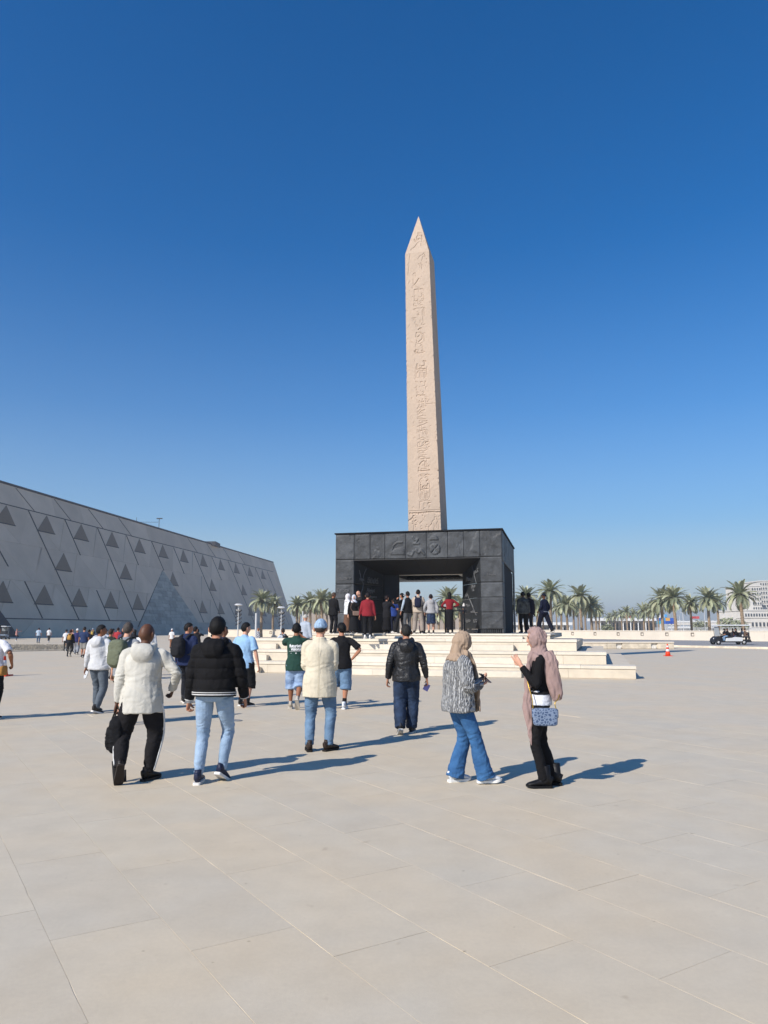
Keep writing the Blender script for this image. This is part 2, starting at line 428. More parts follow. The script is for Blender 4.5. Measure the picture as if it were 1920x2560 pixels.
for k in range(4):
    patch('panel', [(oR, 0, rows[k]+(.18 if k == 0 else 0)), (0, 0, rows[k]+(.18 if k == 0 else 0)), (0, 0, rows[k+1]), (oR, 0, rows[k+1])], M_slate, 22, 18, .02, 20+k)
    patch('panel', [(-WG, 0, rows[k]), (oL, 0, rows[k]), (oL, 0, rows[k+1]), (-WG, 0, rows[k+1])], M_slate, 22, 18, .02, 30+k)
    # splayed reveals, both sides (top row follows the sloping soffit)
    zt0, zt1 = rows[k+1], min(rows[k+1], IT)
    zb = rows[k]+(.18 if k == 0 else 0)
    patch('panel', [(iR, SD, zb), (oR, .02, zb), (oR, .02, zt0), (iR, SD, zt1)], M_slate2, 24, 16, .02, 50+k)
    patch('panel', [(oL, .02, rows[k]), (iL, SD, rows[k]), (iL, SD, zt1), (oL, .02, zt0)], M_slate2, 24, 16, .02, 60+k)
# vertical ribs at the foot of the right pier
for k in range(11):
    MB().box(-.88+k*.08, -.845+k*.08, -.01, .05, .01, .17).build('rib', M_slate, gate)
for k in range(15):
    t = (k+.5)/15; x = oR+(iR-oR)*t; y = SD*t
    MB().box(-.02, .02, -.05, .03, .01, .17, Matrix.Translation((x+.03, y, 0))).build('rib', M_slate2, gate)
# soffit, inner walls, inner ceiling with dark recess, side faces, top
def quadslab(name, c, mat_, t=.05, parent=gate):
    c = [np.array(p, float) for p in c]; nn = np.cross(c[1]-c[0], c[3]-c[0]); nn /= np.linalg.norm(nn)
    v = c+[p-nn*t for p in c]
    return mesh_obj(name, v, [(0,1,2,3),(7,6,5,4),(0,4,5,1),(1,5,6,2),(2,6,7,3),(3,7,4,0)], mat_, parent)
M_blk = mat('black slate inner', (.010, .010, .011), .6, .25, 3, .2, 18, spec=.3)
for k in range(4):
    a0, a1 = oL+(oR-oL)*k/4, oL+(oR-oL)*(k+1)/4; b0, b1 = iL+(iR-iL)*k/4, iL+(iR-iL)*(k+1)/4
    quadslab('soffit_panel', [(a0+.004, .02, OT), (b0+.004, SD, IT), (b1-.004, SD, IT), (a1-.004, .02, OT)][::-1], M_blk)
yb = LG-1.9
iL2, iR2 = -6.2, -1.3
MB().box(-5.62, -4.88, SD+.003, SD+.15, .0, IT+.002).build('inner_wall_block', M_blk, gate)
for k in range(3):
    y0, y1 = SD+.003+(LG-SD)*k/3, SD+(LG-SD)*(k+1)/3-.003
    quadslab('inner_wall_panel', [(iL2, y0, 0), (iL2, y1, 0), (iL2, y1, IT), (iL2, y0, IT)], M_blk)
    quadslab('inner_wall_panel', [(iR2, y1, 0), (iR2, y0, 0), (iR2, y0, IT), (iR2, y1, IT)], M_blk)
M_ceil = mat('pale ceiling stone', (.86, .84, .79), .7, .06, 4)
MC = MB(); ry0, ry1, rx0, rx1 = SD+1.15, LG-1.5, -5.4, iR-.35
for a in (( iL2, iR2, SD+.01, ry0), (iL2, iR2, ry1, LG-.02), (rx1, iR2, ry0+.002, ry1-.002), (iL2, rx0, ry0+.002, ry1-.002)):
    MB().box(a[0]+.004, a[1]-.004, a[2], a[3], IT+.003, IT+.1).build('ceiling_panel', M_ceil, gate)
m = MB(); m.box(rx0, rx1, ry0, ry1, IT+.5, IT+.55)
for q in ((rx0-.02, rx0, ry0, ry1), (rx1, rx1+.02, ry0, ry1), (rx0, rx1, ry0-.02, ry0), (rx0, rx1, ry1, ry1+.02)): m.box(q[0], q[1], q[2], q[3], IT+.005, IT+.5)
m.build('ceiling_recess', M_blk, gate)
MB().box(-WG+.1, -.1, SD+.1, LG-.1, IT+.56, OT+.0).build('upper_mass', M_gap, gate)
# mass behind the panels
m = MB()
m.box(-WG+.06, oL-.06, .07, LG-.07, .0, OT-.06); m.box(oR+.06, -.06, .07, LG-1.6, .0, OT-.06)
m.box(-WG+.06, -.06, .07, LG-.07, OT+.01, HG-.05)
m.box(oL-.055, iL2-.06, SD+.02, LG-.07, 0, OT-.06); m.box(iR2+.06, oR+.055, SD+.02, LG-.07, 0, OT-.06)
m.box(iL2-.05, rx0-.03, SD+.05, LG-.1, IT+.12, OT-.0); m.box(rx1+.03, iR2+.05, SD+.05, LG-.1, IT+.12, OT-.0)
m.build('inner_mass', M_gap, gate)
MB().box(-WG-.05, .05, -.05, LG+.05, HG+.004, HG+.06).build('coping', M_gap, gate)
# right side: top panels, corner strip, then the dark side opening
for k in range(6):
    y0, y1 = LG*k/6, LG*(k+1)/6
    patch('panel', [(0, y0, OT-.2), (0, y1, OT-.2), (0, y1, HG), (0, y0, HG)], M_slate, 14, 18, .03, 80+k)
    patch('panel', [(-WG, y1, OT-.2), (-WG, y0, OT-.2), (-WG, y0, HG), (-WG, y1, HG)], M_slate, 10, 12, .03, 90+k)
for k in range(4):
    patch('panel', [(0, .0, rows[k]), (0, .9, rows[k]), (0, .9, min(rows[k+1], OT-.2)), (0, 0, min(rows[k+1], OT-.2))], M_slate, 10, 12, .02, 100+k)
    patch('panel', [(0, LG-.9, rows[k]), (0, LG, rows[k]), (0, LG, min(rows[k+1], OT-.2)), (0, LG-.9, min(rows[k+1], OT-.2))], M_slate, 10, 12, .02, 110+k)
    patch('panel', [(-WG, .9, rows[k]), (-WG, 0, rows[k]), (-WG, 0, min(rows[k+1], OT-.2)), (-WG, .9, min(rows[k+1], OT-.2))], M_slate, 10, 12, .02, 120+k)
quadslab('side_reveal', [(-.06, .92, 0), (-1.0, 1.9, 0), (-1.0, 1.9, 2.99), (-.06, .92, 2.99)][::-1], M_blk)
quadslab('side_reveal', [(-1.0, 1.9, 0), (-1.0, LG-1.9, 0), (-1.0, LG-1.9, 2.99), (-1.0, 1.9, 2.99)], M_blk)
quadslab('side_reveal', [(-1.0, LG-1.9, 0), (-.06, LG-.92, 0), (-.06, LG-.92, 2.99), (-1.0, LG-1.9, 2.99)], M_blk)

def text_mesh(name, s, size, depth, M, mat_, parent, shear=0):
    cu = bpy.data.curves.new('t', 'FONT'); cu.body = s; cu.size = size; cu.extrude = depth; cu.shear = shear; cu.align_x = 'CENTER'; cu.align_y = 'CENTER'
    cu.resolution_u = 3
    o = bpy.data.objects.new('t', cu); C.objects.link(o)
    dg = bpy.context.evaluated_depsgraph_get(); me = bpy.data.meshes.new_from_object(o.evaluated_get(dg))
    bpy.data.objects.remove(o)
    me.transform(M); me.materials.clear(); me.materials.append(mat_)
    t = bpy.data.objects.new(name, me); C.objects.link(t)
    if parent: t.parent = parent
    return t
def onplane(o, ex, ez, off=.0):         # matrix: text x along ex, y along ez
    ex = Vector(ex).normalized(); ez = Vector(ez).normalized(); n_ = ex.cross(ez)
    M = Matrix((ex, ez, n_)).transposed().to_4x4(); M.translation = Vector(o)+n_*off; return M
for s, x, z, sz in (('Egipty', -6.95, 1.86, .24), ('ομοσσ', -6.85, 2.38, .2), ('Egipt', -6.8, 1.62, .15), ('Hegypt', -.45, 2.45, .12)):
    text_mesh('lettering', s, sz, .012, onplane((x, -.012, z), (1, 0, 0), (0, 0, 1)), M_let, gate)
lv = Vector((iL-oL, SD, 0)).normalized(); rv = Vector((oR-iR, -SD, 0)).normalized()
for s, t, z, sz in (('อียิปต์', .62, 2.32, .34), ('Aigipt', .55, 1.9, .26), ('Egypten', .62, 1.62, .18), ('Eijipt', .25, 2.35, .16)):
    p = Vector((oL, 0, 0))+lv*(t*2.17); text_mesh('lettering', s, sz, .015, onplane((p.x, p.y, z), lv, (0, 0, 1), .015), M_let, gate)
for s, t, z, sz in (('Mısır', .38, 2.35, .3), ('ئەگ', .78, 2.62, .24), ('Ekipti', .62, 2.0, .2), ('Tut', .6, 1.85, .2), ('Misiri', .3, 1.2, .2), ('noska', .55, .92, .18), ('Egipto', .3, .55, .22), ('ECR', .68, .52, .22), ('Egitto', .25, 1.65, .14)):
    p = Vector((iR, SD, 0))+rv*(t*2.25); text_mesh('lettering', s, sz, .015, onplane((p.x, p.y, z), rv, (0, 0, 1), .015), M_let, gate)
# long cut lines on the reveals (a river and straight cuts)
def cut(pts, r=.012):
    m = MB(); m.tube(pts, r, 5); m.build('carved_line', M_let, gate)
def L3(t, z): p = Vector((oL, 0, 0))+lv*(t*2.17); q = lv.cross(Vector((0, 0, 1))); return tuple(Vector((p.x, p.y, z))+q*.012)
def R3(t, z): p = Vector((iR, SD, 0))+rv*(t*2.25); q = rv.cross(Vector((0, 0, 1))); return tuple(Vector((p.x, p.y, z))+q*.012)
cut([L3(.16, 2.75), L3(.2, 2.55), L3(.22, 2.4), L3(.27, 2.3), L3(.3, 2.15), L3(.28, 1.95), L3(.24, 1.8), L3(.22, 1.6), L3(.27, 1.4)], .014)
cut([L3(.4, 2.85), L3(.35, 2.7), L3(.31, 2.55), L3(.29, 2.4), L3(.27, 2.3)], .014)
cut([R3(.55, 2.95), R3(.78, 2.12)]); cut([R3(.25, 1.75), R3(.75, .75)]); cut([R3(.05, 1.45), R3(.42, 1.47), R3(.6, 1.1)])

# ------------------------------------------------------------ obelisk
M_gran, n, l, b = new_mat('pink granite')
tc = n.new('ShaderNodeTexCoord')
def nn_(s, d=4):
    z = n.new('ShaderNodeTexNoise'); z.inputs['Scale'].default_value = s; z.inputs['Detail'].default_value = d; l.new(tc.outputs['Object'], z.inputs['Vector']); return z
def rr_(src, p0, p1, c0, c1):
    r = n.new('ShaderNodeValToRGB'); e = r.color_ramp.elements; e[0].position, e[1].position = p0, p1; e[0].color = c0+(1,); e[1].color = c1+(1,); l.new(src, r.inputs[0]); return r.outputs[0]
x1 = n.new('ShaderNodeMix'); x1.data_type = 'RGBA'; x1.blend_type = 'MULTIPLY'; x1.inputs[0].default_value = 1
l.new(rr_(nn_(.8, 6).outputs[0], .35, .65, (.47, .37, .285), (.515, .40, .305)), x1.inputs[6]); l.new(rr_(nn_(30, 4).outputs[0], .3, .7, (.86, .84, .82), (1.1, 1.1, 1.1)), x1.inputs[7])
l.new(x1.outputs[2], b.inputs['Base Color']); b.inputs['Roughness'].default_value = .8; b.inputs['Specular IOR Level'].default_value = .2
bp = n.new('ShaderNodeBump'); bp.inputs['Strength'].default_value = .35; bp.inputs['Distance'].default_value = .02; l.new(nn_(22, 8).outputs[0], bp.inputs['Height']); l.new(bp.outputs[0], b.inputs['Normal'])
OC = Vector((2.15, 35.5)); OZ0, OZ1, OZ2 = 1.42+HG+.06, 20.4, 22.75; OW0, OW1 = 1.60, 1.24
def oc(z): return OC.x-.36*(z-OZ0)/(OZ2-OZ0), OC.y
def ow(z): return OW0+(OW1-OW0)*(z-OZ0)/(OZ1-OZ0)
ux = -U; vy = V_
# glyph strokes: in face coordinates (a across -.5...5, z metres), read off the photograph by intersecting with the face plane
def face_pt(px, py):
    d = ray(px, py); z = 12.
    for _ in range(6):
        c = oc(z); w = ow(z)/2; P0 = np.array([c[0]-vy.x*w, c[1]-vy.y*w, z]); nrm = np.array([-vy.x, -vy.y, 0])
        k = nrm.dot(P0-np.array([0, 0, EYE]))/nrm.dot(d); Q = np.array([0, 0, EYE])+d*k; z = Q[2]
    return ((Q[0]-c[0])*ux.x+(Q[1]-c[1])*ux.y)/(2*w), z
def conv(s, x0, y0, k):
    out = []
    for st in s.split(';'):
        st = st.strip()
        if not st: continue
        w = 1.0
        if ':' in st: w, st = st.split(':'); w = float(w)
        out.append((w, [face_pt(x0+float(p.split(',')[0])*k, y0+float(p.split(',')[1])*k) for p in st.split()]))
    return out
GA = """460,412 458,440;450,412 492,415;440,470 432,490 455,520 480,505;448,455 485,450;505,455 520,500 515,545;405,520 430,550;370,680 420,640 460,570 520,548 590,560;540,545 560,555;505,570 512,610;480,515 515,512;
360,735 352,830 345,945 335,1030;555,730 530,760 500,770 470,815;555,735 575,780 540,780 525,835;590,810 590,815;1.3:589,858 590,864;440,690 540,690 625,680;510,870 530,900 520,950;480,880 500,900 500,930;
420,1010 400,1030 410,1048;432,1012 440,1050;1.6:483,1085 450,1140 418,1175;405,1095 410,1180 400,1215;418,1175 450,1205 490,1215;1.6:430,1240 535,1230;480,1210 480,1262;420,1245 422,1290;520,1290 528,1310 515,1345 480,1340;540,1310 560,1370 520,1370;
390,1340 400,1338;425,1325 418,1345 430,1370 418,1395;1.4:418,1395 450,1398;470,1370 465,1400 480,1445 510,1420;490,1400 525,1400 550,1380;500,1455 530,1450;418,1430 412,1460 430,1470 450,1468;415,1510 450,1500 560,1490;550,1500 555,1530;530,1540 568,1540;530,1555 568,1555;530,1570 568,1570;530,1585 568,1585;565,1500 566,1600;485,1560 483,1580;470,1590 492,1592;540,1605 538,1650 550,1680;
390,1635 440,1628;410,1640 405,1670;430,1640 440,1690;430,1690 440,1740 460,1750;455,1720 470,1735;530,1700 520,1725 550,1725 565,1715;500,1660 505,1690;1.8:478,1790 495,1775 515,1772;1.5:450,1835 445,1890 480,1895;450,1835 500,1830;1.3:500,1830 535,1860 530,1920 480,1960;1.4:470,1900 490,1870;450,1940 460,1960 445,1980;520,1850 560,1840;555,1850 560,1950;455,1990 500,1990 530,1970;
440,2000 438,2030;1.6:440,2075 430,2095 445,2115 480,2120;450,2070 480,2075 470,2100;490,2120 530,2110;540,2050 545,2110;510,2000 540,2040;1.3:520,2080 560,2100"""
GB = """1.8:395,12 410,20 420,15;300,90 295,150 300,215 335,225;438,90 432,210 405,228;1.6:318,50 318,105;1.5:412,30 410,75;1.7:375,75 410,72;1.8:320,118 415,112;345,80 360,70;350,100 380,95;325,150 310,175 312,215;350,150 350,210;365,150 362,215;385,150 380,160 382,215;400,160 400,215;415,160 418,220;330,140 420,135;
300,270 320,275;365,290 360,275 390,272;420,270 415,320;345,342 352,340;308,330 310,380;380,330 415,325;425,340 424,365;315,405 330,420;380,400 400,395 405,415 390,420;1.4:360,445 400,445;1.4:310,460 315,445 340,442;410,440 415,460 440,465;420,485 440,485;1.3:345,515 345,535 395,530;385,490 380,510;315,500 325,540;430,500 425,530 455,525;460,500 455,530;
345,560 350,590 430,580;345,575 330,600 315,615;430,555 470,548 545,545;380,550 385,600;400,550 405,575;320,610 400,600;360,620 330,650 340,680 390,660;320,650 325,690;1.3:330,690 370,640 410,630;320,720 380,700 425,705;345,770 350,760 400,760;1.3:325,735 370,735 420,745;380,650 400,690;360,790 420,760;1.3:345,790 360,800 440,765;
320,840 350,830 355,860;1.3:340,830 400,810 440,790;375,830 380,860 420,855;320,880 320,920;345,880 335,910;1.5:350,895 410,880;385,865 390,930;430,875 432,930;445,875 440,940;455,890 455,930;345,945 350,975;410,900 400,935;
325,1000 345,995 360,985 385,975 420,990 395,1005 365,1008 350,1000;1.7:430,1030 425,1040 455,1025;325,1060 330,1040 355,1035 350,1060;330,1060 325,1090 365,1095;385,1045 405,1050 400,1070 370,1085;405,1025 395,1045;410,1075 440,1070;
330,1120 380,1110 420,1115 470,1090;330,1150 370,1140 400,1150 450,1120;1.4:330,1160 350,1165;340,1185 380,1195 430,1195;350,1175 400,1170;345,1215 390,1210;1.3:335,1235 365,1215 400,1215 420,1235 380,1250 345,1245;
1.8:350,1315 375,1285 400,1270;1.5:405,1245 470,1240;440,1245 430,1300 445,1340;1.5:415,1280 420,1340 450,1345;345,1350 355,1350;1.4:335,1355 340,1385;390,1320 400,1330;460,1330 468,1350;2:335,1395 400,1395 470,1388;370,1370 440,1365;
340,1450 345,1465;360,1440 410,1440;365,1455 405,1460;370,1470 400,1475;1.6:420,1450 440,1440 465,1442;425,1470 445,1465;
400,1480 360,1500 342,1540 340,1620 345,1700 360,1750 410,1770 460,1750 482,1700 478,1620 470,1530 450,1490 400,1480;1.9:438,1520 450,1512;1.8:360,1570 365,1610;2:385,1605 395,1590;1.6:430,1580 440,1600;2:450,1560 448,1600;2.2:368,1632 452,1620;357,1520 370,1530 360,1550;410,1575 415,1600;
370,1660 368,1740;395,1660 385,1680 390,1700;410,1655 412,1740;425,1680 428,1745;440,1670 440,1740;455,1670 458,1730;380,1650 410,1650;435,1650 450,1655;
350,1782 400,1775 480,1768;350,1795 350,1870;400,1800 398,1820 405,1845 415,1820 412,1800;1.4:400,1870 410,1860;1.6:455,1810 460,1795 480,1795;470,1840 470,1865;220,1902 320,1898 470,1888 610,1882"""
GC = """3.2:300,760 325,762;3.6:385,758 430,752;3:475,758 495,755;3:560,752 580,750;3:630,740 655,738;3:705,738 725,732;3:778,728 800,724;3:850,718 872,716;3:920,716 945,714;3:995,712 1025,716;3:1055,728 1080,728;3:1110,722 1130,722;3:1170,724 1200,718;3:395,845 415,830;3:340,918 365,902;3:270,965 300,958;
470,890 420,895 395,940 390,985 370,1020;400,995 450,985 480,975;1.5:450,985 470,960;390,1000 430,1000 470,1005 545,990;400,1010 430,1050 480,1045 530,1005;380,1050 410,1080 415,1160 400,1300;490,1050 480,1110 470,1150;440,1100 470,1100;590,1060 640,1010 665,985;690,930 695,940;740,835 745,865;670,810 680,830;1050,745 1045,800;1020,880 1030,860 1080,860 1095,900 1090,940;1030,890 1020,950 970,970 950,1040 880,1145 855,1145;850,1145 860,1260;985,990 1010,1060 1030,1110 1015,1200 1005,1270;1045,880 1040,920;1130,985 1090,1050 1080,1090;1090,930 1130,960 1140,1040 1150,1210;1080,1080 1090,1180;1150,840 1200,838;640,1130 620,1140;760,1160 800,1160;780,1110 800,1095;620,1210 660,1205;1195,925 1198,930"""
STR = conv(GA, 960, 500, 200/1106)+conv(GB, 980, 900, 180/905)+conv(GC, 1000, 1220, 140/1659)
for q in STR:
    pass
def obelisk_face():
    NA, NZ = 86, 640
    zz = np.linspace(OZ0, OZ1, NZ); aa = np.linspace(-.5, .5, NA)
    D = np.zeros((NZ, NA))
    wz = OW0+(OW1-OW0)*(zz-OZ0)/(OZ1-OZ0)
    for w, pts in STR:
        pts = [(a, z) for a, z in pts]
        z_lo, z_hi = min(p[1] for p in pts)-.2, max(p[1] for p in pts)+.2
        j = np.where((zz > z_lo) & (zz < z_hi))[0]
        if len(j) == 0: continue
        Wm = wz[j][:, None]; X = aa[None, :]*Wm; Z = np.repeat(zz[j][:, None], NA, 1); d = np.full(X.shape, 9.)
        if len(pts) == 1: pts = pts*2
        for p, q in zip(pts[:-1], pts[1:]):
            wm = OW0+(OW1-OW0)*(p[1]-OZ0)/(OZ1-OZ0)
            p = np.array((p[0]*wm, p[1])); q = np.array((q[0]*wm, q[1])); e = q-p; ee = e @ e+1e-9
            t = np.clip(((X-p[0])*e[0]+(Z-p[1])*e[1])/ee, 0, 1)
            d = np.minimum(d, np.hypot(X-p[0]-t*e[0], Z-p[1]-t*e[1]))
        hw = .015*min(w, 2.6)
        D[j] = np.minimum(D[j], -.020*min(w, 1.8)*np.clip((hw+.016-d)/.018, 0, 1))
    A, Z = np.meshgrid(aa, zz)
    P = np.stack([A.ravel()*1.4, Z.ravel()*.9, 0*A.ravel()], 1)
    rough = .008*noise(P, 1.0, 1)+.0025*noise(P, 6, 2)+.001*noise(P, 17, 3)
    pit = noise(P, 9, 5); pit = -.014*np.clip((pit-1.15)*4, 0, 1)
    edge = (.5-np.abs(A.ravel()))
    chip = np.clip(noise(P*np.array((.3, 1, 1)), 4.5, 8)+.5*noise(P, 14, 9)-.55, 0, 2)*np.clip(1-edge/.045, 0, 1)*.05
    return aa, zz, D.ravel()+rough+pit-chip, chip
aa, zz, DD, chip = obelisk_face()
NA, NZ = len(aa), len(zz)
ob = []; 
for face in range(4):
    ca, sa = [(1, 0), (0, 1), (-1, 0), (0, -1)][face]
    # outward normals: front -vy, right ux, back vy, left -ux ; across dirs rotate alike
    nv_, na_ = [((-vy), ux), (ux, vy), (vy, -ux), (-ux, -vy)][face]
    if face == 0: AA, ZZ, d = aa, zz, DD.reshape(NZ, NA)
    else:
        AA = np.linspace(-.5, .5, 13); ZZ = zz[::4] if (NZ-1) % 4 == 0 else np.append(zz[::4], zz[-1])
        G1, G2 = np.meshgrid(AA, ZZ); P = np.stack([G1.ravel()*1.4, G2.ravel()*.9, face*5+0*G1.ravel()], 1)
        d = (.014*noise(P, 1.6, 11)+.008*noise(P, 7, 12)-.03*np.clip(noise(P, 3.2, 13)-1, 0, 1)).reshape(len(ZZ), len(AA))
        d[:, 0] *= 0; d[:, -1] *= 0
    v = []; 
    for jz, z in enumerate(ZZ):
        cx, cy = oc(z); w = ow(z)
        rowd = d[jz]
        for ia, a in enumerate(AA):
            k = w/2+rowd[ia]
            pull = 0
            v.append((cx+nv_.x*k+na_.x*a*w, cy+nv_.y*k+na_.y*a*w, z))
    n1 = len(AA); f = [(j*n1+i, j*n1+i+1, (j+1)*n1+i+1, (j+1)*n1+i) for j in range(len(ZZ)-1) for i in range(n1-1)]
    ob.append((v, f))
# make the front edge columns ragged together with the right face edge
V0 = np.array(ob[0][0]).reshape(NZ, NA, 3)
zc = np.stack([np.zeros(NZ), zz, np.zeros(NZ)], 1)
rag = np.clip(noise(zc, 3.3, 21)*.5+noise(zc, 11, 22)*.5-.25, 0, 2)*.018+np.clip(noise(zc, 1.3, 23)-1.0, 0, 1)*.05
V0[:, -1, 0] -= rag*ux.x; V0[:, -1, 1] -= rag*ux.y
V0[:, 0, 0] += rag[::-1]*.5*ux.x; V0[:, 0, 1] += rag[::-1]*.5*ux.y
V1 = np.array(ob[1][0]).reshape(-1, 13, 3); zi = np.searchsorted(zz, V1[:, 0, 2]).clip(0, NZ-1); V1[:, 0] = V0[zi, -1]
V3 = np.array(ob[3][0]).reshape(-1, 13, 3); V3[:, -1] = V0[zi, 0]
ob[0] = (V0.reshape(-1, 3).tolist(), ob[0][1]); ob[1] = (V1.reshape(-1, 3).tolist(), ob[1][1]); ob[3] = (V3.reshape(-1, 3).tolist(), ob[3][1])
m = MB()
for v, f in ob: m.add(v, f)
obl = m.build('obelisk', M_gran, None)
tag(obl, 'tall pinkish granite obelisk with carved hieroglyphs standing on the black gateway', 'obelisk')
# pyramidion: front face with its own scratches
cx, cy = oc(OZ1); tipx, tipy = oc(OZ2); w = OW1/2
def pyr():
    N = 46; m = MB()
    base = [Vector((cx, cy, OZ1))+Vector((ux.x*sx*w+vy.x*sy*w, ux.y*sx*w+vy.y*sy*w, 0)) for sx, sy in ((-1, -1), (1, -1), (1, 1), (-1, 1))]
    tip = Vector((tipx, tipy, OZ2))
    strokes = conv("460,412 458,440;450,412 492,415;440,470 432,490 455,520 480,505;448,455 485,450;505,455 520,500 515,545;405,520 430,550;1.5:370,680 420,640 460,570 520,548 590,560;505,570 512,610;480,515 515,512", 960, 500, 200/1106)
    for k in range(4):
        a, b_ = base[k], base[(k+1) % 4]; nrm = (b_-a).cross(tip-a).normalized(); V = []
        for j in range(N+1):
            for i in range(N+1):
                t = j/N; s = i/N; p = a.lerp(b_, s).lerp(tip, t); V.append(p)
        VV = np.array([tuple(p) for p in V]); d = .008*noise(VV, 3, 31+k)+.004*noise(VV, 12, 33)
        if k == 0:
            S = np.array([((i/N-.5)*(1-j/N), OZ1+(OZ2-OZ1)*j/N) for j in range(N+1) for i in range(N+1)])
            for wt, pts in strokes:
                for p, q in zip(pts[:-1], pts[1:]):
                    p = np.array((p[0]*1.2, p[1])); q = np.array((q[0]*1.2, q[1])); X = S*np.array((OW1, 1))
                    e = q-p; t = np.clip(((X-p) @ e)/(e @ e+1e-9), 0, 1); dd = np.linalg.norm(X-p-t[:, None]*e, axis=1)
                    d = np.minimum(d, np.where(dd < .03*wt, -.03, 1))
        ed = np.array([(0 if i in (0, N) or j in (0, N) else 1) for j in range(N+1) for i in range(N+1)])
        VV = VV+np.array(nrm)[None]*(d*ed)[:, None]
        m.add(VV, [(j*(N+1)+i, j*(N+1)+i+1, (j+1)*(N+1)+i+1, (j+1)*(N+1)+i) for j in range(N) for i in range(N)])
    return m
pyr().build('pyramidion', M_gran, obl)
# ------------------------------------------------------------ museum: long battered stone wall on the left
FB = Vector((-81.8+11.6*.9888, 154.6-11.6*.1493, 0)); FD = Vector((.1493, .9888, 0)); FN = Vector((.9888, -.1493, 0))
FH, FBT = 32.3, 11.6
slope = Vector((-FN.x*FBT, -FN.y*FBT, FH)).normalized(); fnrm = FD.cross(slope).normalized()
if fnrm.x < 0: fnrm = -fnrm
def fp(s, z, off=0.0):
    p = FB+FD*s+Vector((-FN.x*FBT*z/FH, -FN.y*FBT*z/FH, z))+fnrm*off
    return (p.x, p.y, p.z)
mus = empty('museum_building', (FB.x, FB.y, 0)); tag(mus, 'huge grey stone museum wall with rows of dark triangular windows', 'museum')
mi = Matrix.Translation((-FB.x, -FB.y, 0))
def fobj(name, polys, mat_, off, th, parent=mus):
    m = MB()
    for poly in polys:
        n = len(poly); a = [fp(s, z, off) for s, z in poly]; b_ = [fp(s, z, off-th) for s, z in poly]
        m.add(a+b_, [tuple(range(n)), tuple(range(2*n-1, n-1, -1))]+[(i, n+i, n+(i+1) % n, (i+1) % n) for i in range(n)])
    m.v = [tuple(mi @ Vector(p)) for p in m.v]
    o = m.build(name, mat_, parent); return o
M_mus = mat('museum stone', (.62, .485, .355), .8, .10, .16, .1, 3, objvar=.07)
M_musb = mat('museum backing', (.40, .35, .29), .9, .1, 1)
M_musline = mat('museum dark joint', (.045, .045, .05), .8, .1, 2)
M_muswin = mat('museum bronze window', (.22, .15, .09), .6, .1, 1.5)
M_ment = mat('portal slate', (.32, .305, .25), .55, .22, .5, .2, 4, objvar=.24)
S0, S1 = -150, 197
fobj('backing_wall', [[(S0, -.2), (S1+.3, -.2), (S1+.2, FH), (S0, FH)]], M_musb, -.12, 12.)
# triangular stone panels on the regular lattice
AP = [0.2, 14.6, 29.1, 44.2, 59.8, 75.1, 90.5, 107.1, 124.1, 140.6, 157.1, 174.6]
ap = [-15.4*k for k in range(10, 0, -1)]+AP+[191.5]
def lat(k): 
    return ap[max(0, min(len(ap)-1, k))]+(0 if k < len(ap) else 16*(k-len(ap)+1))
PT = [(43.0, 0), (43.2, .2), (69.5, 18.9), (87.3, .2), (87.4, 0)]
def inport(s, z):
    if z >= 18.9: return False
    a = 41+(69.5-41)*z/18.9; b_ = 88-(88-69.5)*z/18.9
    return a < s < b_
def band(z0, z1, half, shift0):
    """row of leaning triangles between z0 and z1"""
    for k in range(len(ap)-1):
        a, b_ = ap[k], ap[k+1]; mid = (a+b_)/2
        def P(s, z): return (s+(27.5-z)*.18, z)
        up = [P(a, z0), P(b_, z0), P(mid, z1)]
        dn = [P(mid, z1), P(b_, z0), P(b_+(b_-a)/2, z1)]
        for tri in (up, dn):
            c = sum(q[0] for q in tri)/3
            if c > S1-2 or c < S0+5: continue
            g_ = .03; c2 = (c, sum(q[1] for q in tri)/3)
            tri = [(c2[0]+(q[0]-c2[0])*(1-g_/4), c2[1]+(q[1]-c2[1])*(1-g_/4)) for q in tri]
            tri = [(min(q[0], S1+.2), q[1]) for q in tri]
            fobj('stone_panel', [tri], M_mus, 0, .1)
for z0, z1 in ((3.52, 11.3), (11.3, 19.3), (19.3, 27.5)): band(z0, z1, 0, 0)
k = 0; s = S0
while s < S1-8:
    w_ = 12; up = k % 2
    e = min(s+w_, S1+.2); a0 = 5 if up else -5; a1 = -5 if up else 5
    if e-s < 2: break
    fobj('stone_panel', [[(s+a0*(0 if up else 0), 27.72), (e, 27.72), (e, FH), (s, FH)]], M_mus, .0, .1); s = e+.04; k += 1
    if k > 60: break
s = S0; k = 0
while s < S1-7:
    if not (29 < s < 90):
        fobj('stone_panel', [[(s+.05, 0), (s+11.95, 0), (s+6, 3.43)]], M_mus, .0, .1)
        fobj('stone_panel', [[(s+12, .03), (s+17.95, 3.43), (s+6.05, 3.43)]], M_mus, .0, .1)
    s += 12
def window(s, zt):
    o = fobj('window', [[(s-5.3, zt-4.15), (s+1.3, zt-4.15), (s-.0, zt)]], M_muswin, .06, .05)
    # thin dark sill under it
    q = fobj('sill', [[(s-5.6, zt-4.35), (s+1.4, zt-4.35), (s+1.3, zt-4.18), (s-5.4, zt-4.18)]], M_musline, .12, .1)
    q.parent = o; q.matrix_parent_inverse = Matrix()
for s in AP+[-15, -30, -45]: window(s, 27.4)
for s in (-13, 17.5, 46.7, 76.6, 108.5, 141.1, 174): window(s, 18.9)
for s in (-22, -7.1, 6.6, 20.1, 34.5, 48.8, 93.7, 109.7, 126.5, 141.7, 158, 174.5): window(s, 10.9)
